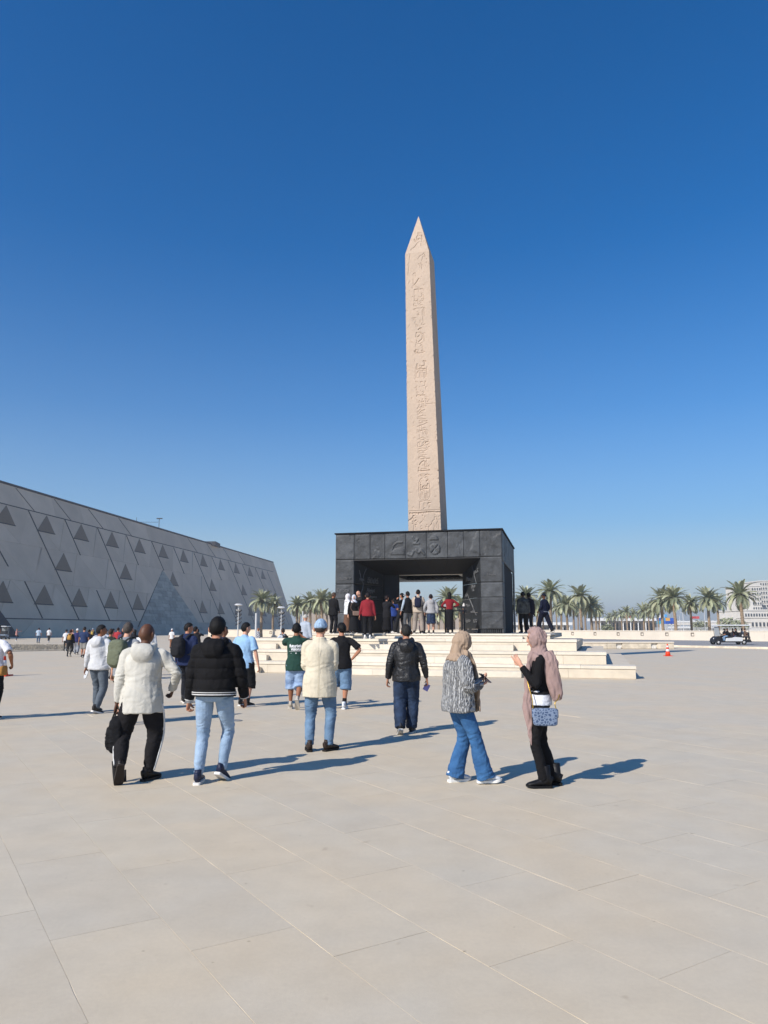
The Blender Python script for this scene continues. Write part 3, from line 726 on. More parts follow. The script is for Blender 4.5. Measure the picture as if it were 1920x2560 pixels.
def dline(a, b_, w_=.35):
    (s0, z0), (s1, z1) = a, b_
    fobj('joint_strip', [[(s0, z0), (s1, z1), (s1+w_, z1), (s0+w_, z0)][::-1]], M_musline, .1, .12)
for a, b_ in (((7.6, 27.5), (16.3, 3.6)), ((36.7, 27.4), (43.9, 3.6)), ((67.5, 27.4), (70.3, 18.9)), ((99.1, 27.2), (106.7, 3.2)), ((132.2, 27.2), (140.5, 3.3)), ((165, 27.2), (173.5, 3.2)),
              ((21.8, 27.5), (24.5, 19.1)), ((52, 27.3), (54.3, 19.2)), ((82.9, 27.3), (85.2, 19)), ((115.6, 27.3), (118.2, 19)), ((148.6, 27.3), (151.2, 19)), ((181.5, 27), (189, 3.4)),
              ((-.3, 11.2), (2.6, 3.7)), ((27.6, 10.8), (29.9, 3.6)), ((87, 10.6), (89.3, 3.6)), ((118.4, 10.8), (121, 3.6)), ((151.5, 10.8), (154, 3.6)), ((-8.5, 22), (-4.5, 14)), ((-21, 27.5), (-13, 3.6))):
    dline(a, b_, .28)
fobj('joint_strip', [[(S0, 27.5), (S1-.3, 27.5), (S1-.3, 27.68), (S0, 27.68)]], M_musline, .05, .08)
fobj('joint_strip', [[(S0, 3.45), (41, 3.45), (41, 3.62), (S0, 3.62)]], M_musline, .05, .08)
for s in AP[1:]:
    dline((s-4.5, 27.6), (s-9.5, 32.1), .12) if int(s) % 3 else None
dline((43.6, 2), (69.6, 18.9), .25)
fobj('entrance_recess', [[(-14, 0), (-6.6, 0), (-11.5, 6.4)]], M_musline, .14, .1)
# coping and a dark roof edge
fobj('coping', [[(S0, FH+.03), (S1+.25, FH+.03), (S1+.25, FH+.45), (S0, FH+.45)]], M_musline, .2, 3)
for z0, z1 in ((3.0, 15.2), (15.3, 25.9), (26, 32)): fobj('corner_panel', [[(S1-5+(32-z0)*.02, z0), (S1+.25, z0), (S1+.25, z1), (S1-5, z1)]], M_mus, .12, .1)
# slate courses of the pyramid-shaped portal, every stone its own piece
r = random.Random(5); z = 0.0; cnt = 0
while z < 18.4:
    hh = r.uniform(.85, 1.15); z1 = min(z+hh, 18.9)
    a0, a1 = 41+(69.5-41)*z/18.9, 41+(69.5-41)*z1/18.9; b0, b1 = 88-(18.5)*z/18.9, 88-(18.5)*z1/18.9
    s = a0
    while s < b0-.3:
        e = s+r.uniform(2.6, 5.5)
        if b0-e < 1.5: e = b0
        q0 = max(s, a1) if s > a0 else a1; q1 = min(e, b1) if e < b0 else b1
        if q1 < q0: q0 = q1 = (q0+q1)/2
        fobj('stone', [[(s+.03, z+.03), (e-.03, z+.03), (max(q1-.03, q0+.05), z1-.02), (q0+.03, z1-.02)]], M_ment, .16+r.uniform(-.03, .04), .2); cnt += 1
        s = e
    z = z1
# roof gear: a weather mast and a low plant box
mast = MB(); p = Vector(fp(66, FH+.7)); 
mast.box(p.x-2.2, p.x-2.1, p.y-.1, p.y, p.z-1, p.z+1.6); mast.box(p.x-2.2, p.x+4.5, p.y-.1, p.y, p.z+.1, p.z+.2); mast.box(p.x+4.6, p.x+4.75, p.y-.1, p.y, p.z-1.5, p.z+1.2); mast.box(p.x+3.9, p.x+5.6, p.y-.2, p.y+.1, p.z+1.1, p.z+1.4)
mast.v = [tuple(mi @ Vector(q)) for q in mast.v]
mast.build('roof_mast', M_musline, mus)
p = Vector(fp(125, FH+.7)); mb = MB(); mb.box(p.x-3, p.x+1, p.y-6, p.y+2, p.z-1, p.z+.5); mb.v = [tuple(mi @ Vector(q)) for q in mb.v]; mb.build('roof_box', M_musline, mus)
for o in list(mus.children):
    pass
# farther wing behind the palms
M_wing = mat('wing stone', (.40, .33, .26), .85, .12, .1, objvar=.08)
wing = empty('museum_wing', (-40, 420, 0)); tag(wing, 'lower brown museum wing with a pale sloping roof behind the palms', 'building')
m = MB(); m.box(-4, 100, 0, 80, 0, 11.5); m.build('wall', M_wing, wing)
m = MB(); m.add([(-8, -1, 11.55), (100, -1, 11.55), (100, 60, 10.8), (-8, 60, 14), (-8, 62, 11.5), (100, 62, 9)], [(0, 1, 2, 3), (3, 2, 5, 4)]); m.add([(-6, -.6, 11.6), (28, -.6, 11.6), (6, 10, 14.2), (-6, 10, 16)], [(0, 1, 2, 3)]); m.build('roof', mat('wing roof', (.42, .42, .42), .7, .1, .2), wing)
for k in range(9):
    MB().add([(2+k*9, -.35, 6), (5+k*9, -.35, 6), (3.5+k*9, -.35, 9.5), (2+k*9, -.05, 6), (5+k*9, -.05, 6), (3.5+k*9, -.05, 9.5)], [(0, 1, 2), (0, 3, 4, 1), (1, 4, 5, 2), (2, 5, 3, 0)]).build('window', M_muswin, wing)

# ------------------------------------------------------------ low plaza walls
M_wall = mat('smooth cream wall', (.66, .585, .475), .75, .05, .6, .08, 20, objvar=.03)
M_lamp = mat('wall light', (.16, .13, .10), .5, .1)
def seg_frame(a, b_):
    a = Vector(a); b_ = Vector(b_); d = (b_-a); L = d.length; return math.atan2(d.y, d.x), L
def plaza_wall(a, b_, hgt, label, lamps, seg=6.0, group='low cream walls round the plaza'):
    rz, L = seg_frame(a, b_); t = empty('plaza_wall', (a[0], a[1], 0), rz); tag(t, label, 'wall', group)
    n = max(1, int(L/seg))
    for k in range(n):
        MB().box(L*k/n+.004, L*(k+1)/n-.004, -.02, .55, gz, hgt-.14, bev=.01).build('wall_block', M_wall, t)
        MB().box(L*k/n+.004, L*(k+1)/n-.004, -.06, .6, hgt-.135, hgt, bev=.02).build('coping_slab', M_wall, t)
    for s in lamps:
        m = MB(); 
        m.box(s-.25, s+.25, -.05, -.02, hgt*.42, hgt*.42+.5); o = m.build('wall_light', M_lamp, t)
        q = MB(); q.box(s-.10, s+.2, -.058, -.052, hgt*.42+.08, hgt*.42+.34); q.build('diffuser', M_wall, o)
    return t
WA, WB = (29.0, 123.), (56.0, 84.0)
dW = (Vector(WB)-Vector(WA)); LW = dW.length; dW.normalize()
def s_at_px(u):
    k = (u-960)/1878; return (k*WA[1]-WA[0])/(dW.x-k*dW.y)
plaza_wall(WA, WB, 1.33, 'low cream wall with small square lights right of the platform', [s_at_px(u) for u in (1433, 1489, 1547, 1607, 1669, 1733, 1800)])
wl0, wl1 = (xd(520, 150), 150.), (xd(1000, 132), 132.)
rz_, L_l = seg_frame(wl0, wl1)
plaza_wall(wl0, (29.0, 123.), 1.4, 'long low cream wall running behind the platform below the museum', [2.5, 9.0, 14.5, 20, 26], seg=7)
# low broken bench wall
bw = empty('bench_wall', (16.24, 60.8, 0), -.0); tag(bw, 'low cream stone bench wall with two broken patches near the traffic cone', 'bench wall')
M_bw = mat('worn cream stone', (.60, .52, .40), .85, .22, 2.2, .3, 14, objvar=.06)
xs = [0, 2.45, 3.4, 6.1, 7.2]
L7 = 7.25
for i, (a, b_) in enumerate(((-.0, 1.8), (1.81, 2.55), (3.05, 5.38), (5.9, 7.22))):
    MB().box(a+.005, b_-.005, 0, .9, gz, .44, bev=.03).build('stone_block', M_bw, bw)
for a, b_ in ((2.56, 3.04), (5.39, 5.89)):
    MB().box(a, b_, .14, .85, gz, .43).build('broken_block', mat('broken pale stone', (.66, .62, .55), .9, .2, 8, .5, 12), bw)
    MB().box(a+.02, b_-.1, .03, .14, gz, .2, bev=.03).build('broken_block', mat('broken pale stone', (1, 1, 1)), bw)
for k in range(4): MB().box(L7*k/4+.004, L7*(k+1)/4-.004, -.04, .95, .445, .56, bev=.03).build('coping_slab', M_wall, bw)
# kerbs
def kerb(a, b_, hgt, w_, label):
    rz, L = seg_frame(a, b_); t = empty('kerb', (a[0], a[1], 0), rz); tag(t, label, kind='structure')
    n = int(L/2)
    for k in range(n): MB().box(L*k/n+.004, L*(k+1)/n-.004, 0, w_, gz, hgt, bev=.01).build('kerb_stone', M_bw, t)
kerb((25.2, 66.5), (34.5, 54.5), .17, .5, 'low pale kerb beside the roadway on the right')
kerb((7.6, 95), (27.0, 78), .16, .4, 'low pale kerb behind the platform')
road = mesh_obj('roadway', [(10, 108, gz+.004), (26, 67.5, gz+.004), (62, 40, gz+.004), (62, 80, gz+.004), (29, 121, gz+.004), (18, 124, gz+.004)], [(0, 1, 2, 3, 4, 5)], M_asph); tag(road, 'grey service roadway in front of the cream wall', kind='structure')
# gravel strip on the left
gk = [gp(-60, 1613), gp(172, 1613), gp(158, 1626), gp(20, 1629), gp(-60, 1630)]
m = MB(); m.prism([(x, y) for x, y in gk][::-1] if False else [(gk[4][0], gk[4][1]), (gk[3][0], gk[3][1]), (gk[2][0], gk[2][1]), (gk[1][0], gk[1][1]), (gk[0][0], gk[0][1])], gz, .03)
o = m.build('planting_bed_ground', mat('bed soil', (.20, .17, .125), .95, .3, 1.5, .4, 20)); tag(o, 'narrow bare brown planting bed in the paving on the left', kind='structure')
gm = MB(); r = random.Random(3)
for k in range(2600):
    a, b_ = r.random(), r.random(); p = (Vector(gk[3])*(1-a)+Vector(gk[2])*a)*(1-b_)+(Vector(gk[0])*(1-a)+Vector(gk[1])*a)*b_
    s = r.uniform(.04, .11); q = r.uniform(0, 6)
    gm.add([(p.x+s*math.cos(q+t), p.y+s*math.sin(q+t), .03) for t in (0, 2.1, 4.2)]+[(p.x, p.y, .03+s)], [(0, 1, 3), (1, 2, 3), (2, 0, 3)])
tag(gm.build('gravel', mat('gravel', (.26, .225, .17), .95, .4, 2)), 'loose brown gravel and clods in the planting bed', 'gravel', kind='stuff')
kerb((gk[3][0], gk[3][1]-.3), (gk[2][0], gk[2][1]-.3), .08, .25, 'thin dark kerb along the near edge of the planting bed')

# ------------------------------------------------------------ date palms
M_leaf = []
for i, c in enumerate(((.27, .285, .165), (.34, .345, .215), (.21, .23, .135))):
    m, n, l, b = new_mat('palm leaf %d' % i)
    oi = n.new('ShaderNodeObjectInfo'); rp = n.new('ShaderNodeValToRGB'); e = rp.color_ramp.elements
    e[0].color = tuple(q*.7 for q in c)+(1,); e[1].color = tuple(q*1.35 for q in c)+(1,); l.new(oi.outputs['Random'], rp.inputs[0])
    l.new(rp.outputs[0], b.inputs['Base Color']); b.inputs['Roughness'].default_value = .55; b.inputs['Specular IOR Level'].default_value = .4
    M_leaf.append(m)
M_trunk = mat('palm trunk', (.26, .19, .125), .9, .35, 5, .6, 16, objvar=.12)
M_boot = mat('palm boots', (.17, .115, .07), .9, .35, 9, .5, 20)
def frond_mesh(L, droop, seed, mi_):
    r = random.Random(seed); v = []; f = []
    N = 15; pts = []
    for i in range(N+1):
        t = i/N; a = droop*(t**1.4); 
        pts.append(None)
    x = z = 0; P = [(0, 0)]
    for i in range(N):
        t = (i+.5)/N; a = -droop*t**1.3; x += L/N*math.cos(a); z += L/N*math.sin(a); P.append((x, z))
    # rachis along local x, z up
    for i in range(N):
        (x0, z0), (x1, z1) = P[i], P[i+1]; w0 = .035*(1-i/N)+.008; w1 = .035*(1-(i+1)/N)+.008
        k = len(v); v += [(x0, -w0, z0), (x0, w0, z0), (x1, w1, z1), (x1, -w1, z1)]; f.append((k, k+1, k+2, k+3))
    M_ = 38
    for i in range(M_):
        t = .12+.88*i/M_; q = t*N; j = min(int(q), N-1); fr = q-j
        px = P[j][0]+(P[j+1][0]-P[j][0])*fr; pz = P[j][1]+(P[j+1][1]-P[j][1])*fr
        dx = P[j+1][0]-P[j][0]; dz = P[j+1][1]-P[j][1]; dl = math.hypot(dx, dz); dx /= dl; dz /= dl
        ll = (.62*math.sin(math.pi*min(1, .18+.80*t))+.10)*L/3.2*r.uniform(.85, 1.1)
        for sd in (-1, 1):
            fw = .62+.35*t; up = .38+r.uniform(-.1, .12)
            e = Vector((dx*fw-dz*up*.7, sd*.85, dz*fw+dx*up)).normalized()*ll
            e.z -= ll*.18*(t+.2)
            w_ = .040+.012*r.random()
            k = len(v); mid = (px+e.x*.5, e.y*.5, pz+e.z*.5+ll*.04)
            v += [(px-dx*w_*.4, 0, pz-dz*w_*.4), (px+dx*w_, 0, pz+dz*w_), (mid[0]+dx*w_, mid[1], mid[2]+dz*w_), (mid[0]-dx*w_, mid[1], mid[2]-dz*w_), (px+e.x, e.y, pz+e.z-ll*.07)]
            f += [(k, k+1, k+2, k+3), (k+3, k+2, k+4)]
    me = bpy.data.meshes.new('frond'); me.from_pydata(v, [], f); me.materials.append(M_leaf[mi_]); return me
FR = [[frond_mesh(3.0, dr, 10*i+j, j) for j in range(3)] for i, dr in enumerate((.5, .95, 1.35, 1.7))]
def trunk_mesh(Ht, seed):
    r = random.Random(seed); n = 12; rings = int(Ht/.13); v = []; f = []
    for j in range(rings+1):
        z = Ht*j/rings; t = j/rings
        base = .29-.07*t+.10*math.exp(-z*2.2)
        if t > .80: base += .10*math.sin(math.pi*min(1, (t-.80)/.17))
        if t > .9: base = base*(1-.0)
        base += .022*(j % 2)
        for k in range(n):
            a = 6.283*(k+.5*(j % 2))/n; q = base*(1+.06*r.uniform(-1, 1)); v.append((q*math.cos(a)+.10*math.sin(z*.5+seed), q*math.sin(a), z))
    for j in range(rings):
        for k in range(n): f.append((j*n+k, j*n+(k+1) % n, (j+1)*n+(k+1) % n, (j+1)*n+k))
    me = bpy.data.meshes.new('trunk'); me.from_pydata(v, [], f); me.materials.append(M_trunk); return me
TR = [trunk_mesh(6.0, k) for k in range(3)]
def boots_mesh():
    m = MB(); r = random.Random(4)
    for k in range(46):
        a = k*2.4; z = -.9+1.0*k/46; q = .2+.05*r.random()
        c = Vector((q*math.cos(a), q*math.sin(a), z)); o_ = Vector((math.cos(a), math.sin(a), 1.3)).normalized()*.28
        m.tube([c, c+o_], [.06, .03], 4)
    me = bpy.data.meshes.new('leaf_bases'); me.from_pydata(m.v, [], m.f); me.materials.append(M_boot); return me
BOOT = boots_mesh()
def palm(x, y, Htot, k, label, group, nf=34, crown=1.0):
    """date palm: Htot to the top of the crown"""
    r = random.Random(int(k)*13+5)
    t = empty('date_palm', (x, y, gz), r.uniform(0, 6.28)); tag(t, label, 'palm tree', group)
    hc = Htot-2.35*crown
    link('trunk', TR[k % 3], t, scale=(crown, crown, hc/6.0))
    ox = .10*math.sin(3+(k % 3))
    link('leaf_bases', BOOT, t, (ox, 0, hc+.15), scale=(crown,)*3)
    for i in range(nf):
        u = (i+.5)/nf
        el = math.radians(83-108*u**.85+r.uniform(-7, 7)); az = i*2.39996+r.uniform(-.2, .2)
        di = min(3, int(u*3.2+r.uniform(0, .9)))
        if u < .3: di = 0 if r.random() < .7 else 1
        s = crown*(.92+.16*r.random())*(.86 if u < .12 else 1.05)
        link('frond', FR[di][r.randrange(3)], t, (ox, 0, hc+.15*(1-u)), (r.uniform(-.35, .35), -el, az), (s,)*3)
    return t
PAL = [  # px, top px, distance, where
 (1380, 1453, 128, 1.15, 'tall date palm just right of the black gateway, the biggest of that clump'),
 (1318, 1470, 135, 1.0, 'date palm standing close behind the gateway, left side of the clump'),
 (1455, 1467, 138, 1.0, 'date palm with a straight trunk at the right end of the gateway clump'),
 (1300, 1494, 142, .9, 'short date palm half hidden by the edge of the black gateway'),
 (1480, 1492, 142, .95, 'date palm on the outer right edge of the clump beside the gateway'),
 (1420, 1490, 150, .95, 'date palm in the middle of the clump between two taller palms'),
 (1437, 1500, 165, .95, None), (1345, 1498, 160, .95, None), (1405, 1502, 170, .95, None), (1360, 1503, 185, .9, None), (1492, 1506, 165, .9, None), (1332, 1505, 180, .9, None), (1466, 1504, 190, .95, None), (1393, 1510, 215, .9, None), (1447, 1511, 230, .9, None), (1500, 1515, 235, .9, None), (1312, 1510, 210, .9, None),
 (1525, 1532, 290, .95, None), (1540, 1527, 270, .95, None), (1556, 1524, 240, .95, None), (1570, 1517, 225, .95, None), (1586, 1522, 235, .95, None), (1612, 1510, 185, 1.0, 'date palm above the white canopy, first of the right hand row'),
 (1636, 1505, 170, 1.0, 'date palm left of the blue billboard'),
 (1660, 1474, 140, 1.05, 'date palm in front of the blue billboard'),
 (1690, 1468, 134, 1.1, 'date palm at the right edge of the blue billboard'),
 (1731, 1490, 140, .9, 'thin dark-trunked date palm beside the red banner'),
 (1776, 1472, 138, 1.0, 'date palm right of the red banner with a leaning trunk'),
 (1799, 1486, 150, .9, 'shorter date palm just before the white cart roof'),
 (1860, 1456, 122, 1.15, 'tall full date palm behind the golf cart beside the white hotel'),
 (1625, 1512, 215, .9, None), (1648, 1510, 210, .9, None),
 (1120, 1472, 122, 1.0, 'date palm seen in the middle of the gateway opening'),
 (1152, 1492, 128, 1.0, 'date palm at the right side of the gateway opening'),
 (1098, 1510, 150, .9, None), (1136, 1508, 155, .9, None), (1112, 1512, 175, .9, None), (1085, 1512, 180, .9, None), (1060, 1514, 180, .9, None), (1165, 1505, 160, .9, None), (1030, 1516, 190, .9, None),
 (652, 1478, 142, 1.0, 'date palm before the museum corner, the left one of the pair'),
 (682, 1491, 150, .92, 'date palm before the museum corner, the right one of the pair'),
 (741, 1494, 150, .95, 'slim date palm first right of the museum corner'),
 (747, 1502, 165, .9, None), (774, 1485, 148, .95, 'date palm between the museum corner and the gateway'),
 (804, 1476, 140, 1.1, 'bushy date palm close to the left side of the gateway'),
 (829, 1486, 148, 1.0, 'date palm touching the left edge of the gateway'),
 (816, 1496, 165, .9, None), (790, 1500, 175, .9, None), (762, 1504, 185, .85, None)]
ORD = ('first', 'second', 'third', 'fourth', 'fifth', 'sixth', 'seventh', 'eighth', 'ninth', 'tenth', 'eleventh', 'twelfth')
def rank(u, lo, hi): return ORD[sorted(p[0] for p in PAL if p[4] is None and lo <= p[0] < hi).index(u)]
for k, (u, v, D, cr, lab) in enumerate(PAL):
    x = xd(u, D); far = lab is None
    if far:
        side = 'left of' if u < 850 else ('framed by' if u < 1200 else ('in the clump right of' if u < 1510 else 'in the far row right of'))
        grp = 'palms %s the gateway' % side; lo, hi = {'left of': (0, 850), 'framed by': (850, 1200), 'in the clump right of': (1200, 1510), 'in the far row right of': (1510, 2000)}[side]; w = rank(u, lo, hi)
        lab = {'left of': '%s small palm behind the row, counted from the museum corner towards the gateway', 'framed by': '%s far small palm in the gateway opening, counted from its dark inner wall', 'in the clump right of': '%s back palm of the clump, counted from the gateway towards the canopy', 'in the far row right of': '%s far small palm before the white canopy, counted from the palm clump'}[side] % w
    else: grp = 'date palms along the plaza wall'
    palm(x, D, zd(v, D)+.25, k, lab, grp, 46 if D < 155 else 30, cr*(.84+.14*((k*37) % 10)/10))

# ------------------------------------------------------------ lamp posts and masts
M_pole = mat('pale metal', (.55, .55, .54), .45, .05, 3); M_dark = mat('dark metal', (.04, .04, .045), .5, .1, 3)
def lamp_post(u, D, vt, label):
    x = xd(u, D); H_ = zd(vt, D); t = empty('lamp_post', (x, D, gz)); tag(t, label, 'lamp post', 'decorative lamp posts before the museum')
    m = MB(); m.tube([(0, 0, 0), (0, 0, H_*.98)], [.13, .10], 10); m.build('pole', M_pole, t)
    m = MB(); m.tube([(0, 0, H_*.97), (0, 0, H_), (0, 0, H_+.25)], [.12, .8, .55], 14); m.build('lamp_head', M_pole, t)
    m = MB(); m.tube([(0, 0, H_*.82), (.0, 0, H_*.86)], [.35, .55], 10); m.build('collar', M_pole, t)
    for j in range(4):
        z = H_*(.42+.12*j)
        m = MB(); m.tube([(-.5, -.1, z-.25), (.4, .1, z+.2)], [.12, .12], 8); m.tube([(.15, .1, z-.05), (.6, -.1, z+.4)], [.11, .11], 8); m.build('spotlight', M_dark, t)
lamp_post(594, 138, 1513, 'white lamp post with dark spotlights in front of the museum wall')
lamp_post(702, 138, 1520, 'lamp post with stacked dark spotlights at the museum corner')
for u, D, vt, lab in ((639, 120, 1533, 'slender plain grey pole by the plaza wall'), (756, 130, 1528, 'thin grey mast between the palms near the gateway')):
    t = empty('pole', (xd(u, D), D, gz)); tag(t, lab, 'pole'); m = MB(); m.tube([(0, 0, 0), (0, 0, zd(vt, D))], .16 if u < 700 else .1, 10); m.build('shaft', M_pole, t); MB().box(-.25, .25, -.25, .25, 0, .08).build('base', M_pole, t)

# ------------------------------------------------------------ town beyond the wall
M_wht = mat('white building', (.66, .62, .55), .8, .08, .4, objvar=.03); M_glas = mat('building window', (.06, .07, .08), .25, .2, .5); M_cvs = mat('white canopy', (.74, .74, .72), .6, .05, .5)
def building(u0, u1, vt, D, lab, rows_, cols, depth=25, mat_=M_wht, name='white_building', wf=.55, hf=.5, cat='building', zbase=0):
    x0, x1 = xd(u0, D), xd(u1, D); H_ = zd(vt, D); t = empty(name, (x0, D, gz)); tag(t, lab, cat)
    W = x1-x0; m = MB(); m.box(0, W, 0, depth, 0, H_); m.build('wall', mat_, t)
    MB().box(-.3, W+.3, -.3, depth+.3, H_+.004, H_+.5).build('roof_parapet', mat_, t)
    me = None
    for i in range(rows_):
        for j in range(cols):
            cw, ch = W/cols, (H_-1)/rows_
            if me is None:
                b_ = MB(); b_.box(0, cw*wf, -.06, .1, 0, ch*hf); me = bpy.data.meshes.new('window'); me.from_pydata(b_.v, [], b_.f); me.materials.append(M_glas)
                b2 = MB(); b2.box(-.15, cw*wf+.15, -.25, -.0, -.2, -.01); ms = bpy.data.meshes.new('sill'); ms.from_pydata(b2.v, [], b2.f); ms.materials.append(mat_)
            w_ = link('window', me, t, (j*cw+cw*(1-wf)/2, 0, .8+i*ch+ch*(1-hf)/2)); link('sill', ms, w_)
    return t
building(1888, 1912, 1466, 330, 'tall white hotel block with small windows at the right edge', 9, 4)
building(1910, 1965, 1454, 345, 'taller wing of the white hotel at the edge of the view', 11, 9)
building(1866, 1975, 1527, 310, 'stepped lower white hotel wing with a long band of windows', 2, 16)
building(1880, 1975, 1545, 295, 'low pale block in front of the white hotel', 1, 10, depth=12, hf=.35)
building(1826, 1880, 1556, 280, 'low white shed behind the golf cart roof', 1, 3, depth=10, hf=.3)
def canopy(u0, u1, vt, D, lab):
    x0, x1 = xd(u0, D), xd(u1, D); H_ = zd(vt, D); W = x1-x0; t = empty('canopy_building', (x0, D, gz)); tag(t, lab, 'building')
    MB().box(-1, W+1, -4, 14, H_-1.1, H_).build('roof', M_cvs, t); MB().box(0, W, 2, 12, 0, H_-1.11).build('wall', mat('canopy wall', (.30, .30, .30), .6, .2, .3), t)
    for k in range(9): m = MB(); m.tube([(W*k/8, -3, 0), (W*k/8, -3, H_-1.1)], .22, 8); m.build('column', M_cvs, t)
    for k in range(8):
        o = MB().box(W*(k+.15)/8, W*(k+.8)/8, 1.9, 2.05, .5, H_-2).build('window', M_glas, t)
        MB().box(W*(k+.45)/8, W*(k+.48)/8, 1.8, 1.89, .5, H_-2).build('mullion', M_cvs, o)
canopy(1498, 1648, 1546, 320, 'long flat white canopy building with glass front behind the palms')
canopy(1290, 1420, 1556, 300, 'low pale building hidden behind the palm clump')
canopy(1700, 1880, 1566, 420, 'far long white roofed building behind the right hand palms')
# motorway bridge
D = 520; t = empty('road_bridge', (xd(1690, D), D, gz)); tag(t, 'pale concrete motorway bridge crossing far behind the palms', 'bridge'); Wb = xd(2000, D)-xd(1690, D)
MB().box(0, Wb, 0, 12, zd(1563, D), zd(1556, D)).build('deck', M_wht, t); MB().box(0, Wb, -.2, .0, zd(1556, D), zd(1552, D)).build('parapet', M_cvs, t)
for k in range(8): MB().box(Wb*k/8+3, Wb*k/8+5, 3, 8, 0, zd(1563, D)).build('pier', M_wht, t)
def vehicle(x, y, z, col, lab, s=1.0, rz=0):
    t = empty('parked_car', (x, y, z), rz); tag(t, lab, 'car', 'far vehicles beyond the wall')
    p = [(-2.1, .35), (2.1, .35), (2.15, .85), (1.3, .95), (.7, 1.45), (-1.1, 1.45), (-1.9, .95), (-2.15, .8)]
    m = MB(); v = [(a*s, -.85, b_*s) for a, b_ in p]+[(a*s, .85, b_*s) for a, b_ in p]; n = len(p)
    m.add(v, [tuple(range(n)), tuple(range(2*n-1, n-1, -1))]+[(i, n+i, n+(i+1) % n, (i+1) % n) for i in range(n)]); m.build('body', mat('car '+col, h(col), .35, .02, 2), t)
    MB().box(-1.0*s, .6*s, -.87, .87, 1.0*s, 1.36*s).build('window', M_glas, t)
    for a in (-1.35, 1.35):
        for b_ in (-.8, .62): m = MB(); m.tube([(a*s, b_, .35), (a*s, b_+.2, .35)], .35, 12, (1, 0, 0)); m.build('wheel', M_dark, t)
for i, (u, col) in enumerate(((1712, '#e8e6e0'), (1728, '#3a3d42'), (1748, '#d9d7d2'), (1772, '#8a8c90'), (1796, '#e0dedb'), (1815, '#44474d'))):
    vehicle(xd(u, D), D+4, zd(1556, D), col, '%s car crossing the far motorway bridge %s' % (('white', 'dark grey', 'cream', 'silver', 'off white', 'charcoal')[i], ('near its start', 'behind the blue billboard', 'under the red banner', 'beyond the leaning palm', 'over the cart roof', 'nearest the hotel')[i]))
# billboards
def board(u0, u1, v0, v1, D, cols, lab, name='billboard', cat='billboard'):
    x0, x1, z0, z1 = xd(u0, D), xd(u1, D), zd(v1, D), zd(v0, D); t = empty(name, (x0, D, gz)); tag(t, lab, cat)
    W = x1-x0; n = len(cols)
    for i, row in enumerate(cols):
        mm = len(row)
        for j, c in enumerate(row): MB().box(W*j/mm, W*(j+1)/mm-.02, 0, .3, z1-(z1-z0)*(i+1)/n+.02, z1-(z1-z0)*i/n).build('poster_panel', mat('poster '+c, h(c), .5, .05, 2), t)
    for k in (.15, .85): MB().box(W*k-.2, W*k+.2, .31, .7, 0, z1).build('post', M_pole, t)
board(1645, 1689, 1545, 1560, 300, [('#2456a8', '#3f8fc0', '#d9a24a', '#2a5cb4'), ('#3aa0b8', '#2d62bb', '#1f4fa5', '#2246a0')], 'wide blue advertising billboard between two palm trunks')
board(1647, 1661, 1537, 1545, 306, [('#f0efec', '#e9e9e6')], 'small white sign panel above the blue billboard', 'sign', 'sign')
board(1665, 1671, 1536, 1543, 306, [('#4aa0dc',)], 'small light blue sign square above the billboard', 'sign', 'sign')
board(1733, 1752, 1541, 1547, 330, [('#b03a3a', '#c24a4a')], 'red banner sign beyond the motorway bridge', 'sign', 'sign')
board(1563, 1581, 1540, 1546, 330, [('#b0503e', '#e8ddd4', '#b0503e')], 'small red and white sign over the white canopy', 'sign', 'sign')
# street lights and fence
for i, u in enumerate((1711, 1765, 1816, 1702, 1884)):
    D = 240+i*25; t = empty('street_lamp', (xd(u, D), D, gz)); tag(t, 'thin street lamp standing %s' % ('right of the billboard', 'beside the leaning palm', 'above the golf cart', 'close to the billboard post', 'before the white hotel')[i], 'street lamp', 'street lamps beyond the wall'); H_ = zd((1532, 1530, 1525, 1540, 1535)[i], D)
    m = MB(); m.tube([(0, 0, 0), (0, 0, H_)], [.13, .08], 6); m.build('pole', M_pole, t); MB().box(-.9, .2, -.15, .15, H_, H_+.15).build('lamp_head', M_pole, t)
D = 200; t = empty('metal_fence', (xd(1640, D), D, gz)); tag(t, 'grey metal fence of upright bars behind the palms', 'fence'); Wf = xd(2000, D)-xd(1640, D)
bar = MB().box(-.05, .05, -.05, .05, 0, 1.9); mb_ = bpy.data.meshes.new('bar'); mb_.from_pydata(bar.v, [], bar.f); mb_.materials.append(M_pole)
for k in range(110): link('bar', mb_, t, (Wf*k/110, 0, 0))
for z in (.3, 1.7): MB().box(0, Wf, -.09, -.055, z, z+.1).build('rail', M_pole, t)
# low bushes
def bush(x, y, s, lab, seed):
    r = np.random.default_rng(seed); n = 420; P = r.normal(size=(n, 3)); P /= np.linalg.norm(P, axis=1)[:, None]; P *= (r.random((n, 1))**.4); P = P*np.array((s, s, s*.75))+np.array((0, 0, s*.7))
    m = MB()
    for p in P:
        a = r.normal(size=3); a /= np.linalg.norm(a); b_ = np.cross(a, r.normal(size=3)); b_ /= np.linalg.norm(b_); w_ = s*.11
        m.add([p-a*w_, p+b_*w_, p+a*w_, p-b_*w_], [(0, 1, 2, 3)])
    t = empty('bush', (x, y, gz)); tag(t, lab, 'bush'); m.build('foliage', M_leaf[0], t); q = MB(); q.tube([(0, 0, 0), (0, 0, s*.7)], [.12, .06], 6); q.build('stem', M_trunk, t)
for i, (u, D, s) in enumerate(((1752, 270, 3.2), (1824, 260, 3.8), (1852, 255, 3.0), (1520, 250, 2.2))): bush(xd(u, D), D, s, 'round green bush %s' % ('under the red banner', 'above the golf cart roof', 'beside the tall palm by the hotel', 'where the palm clump ends')[i], i)
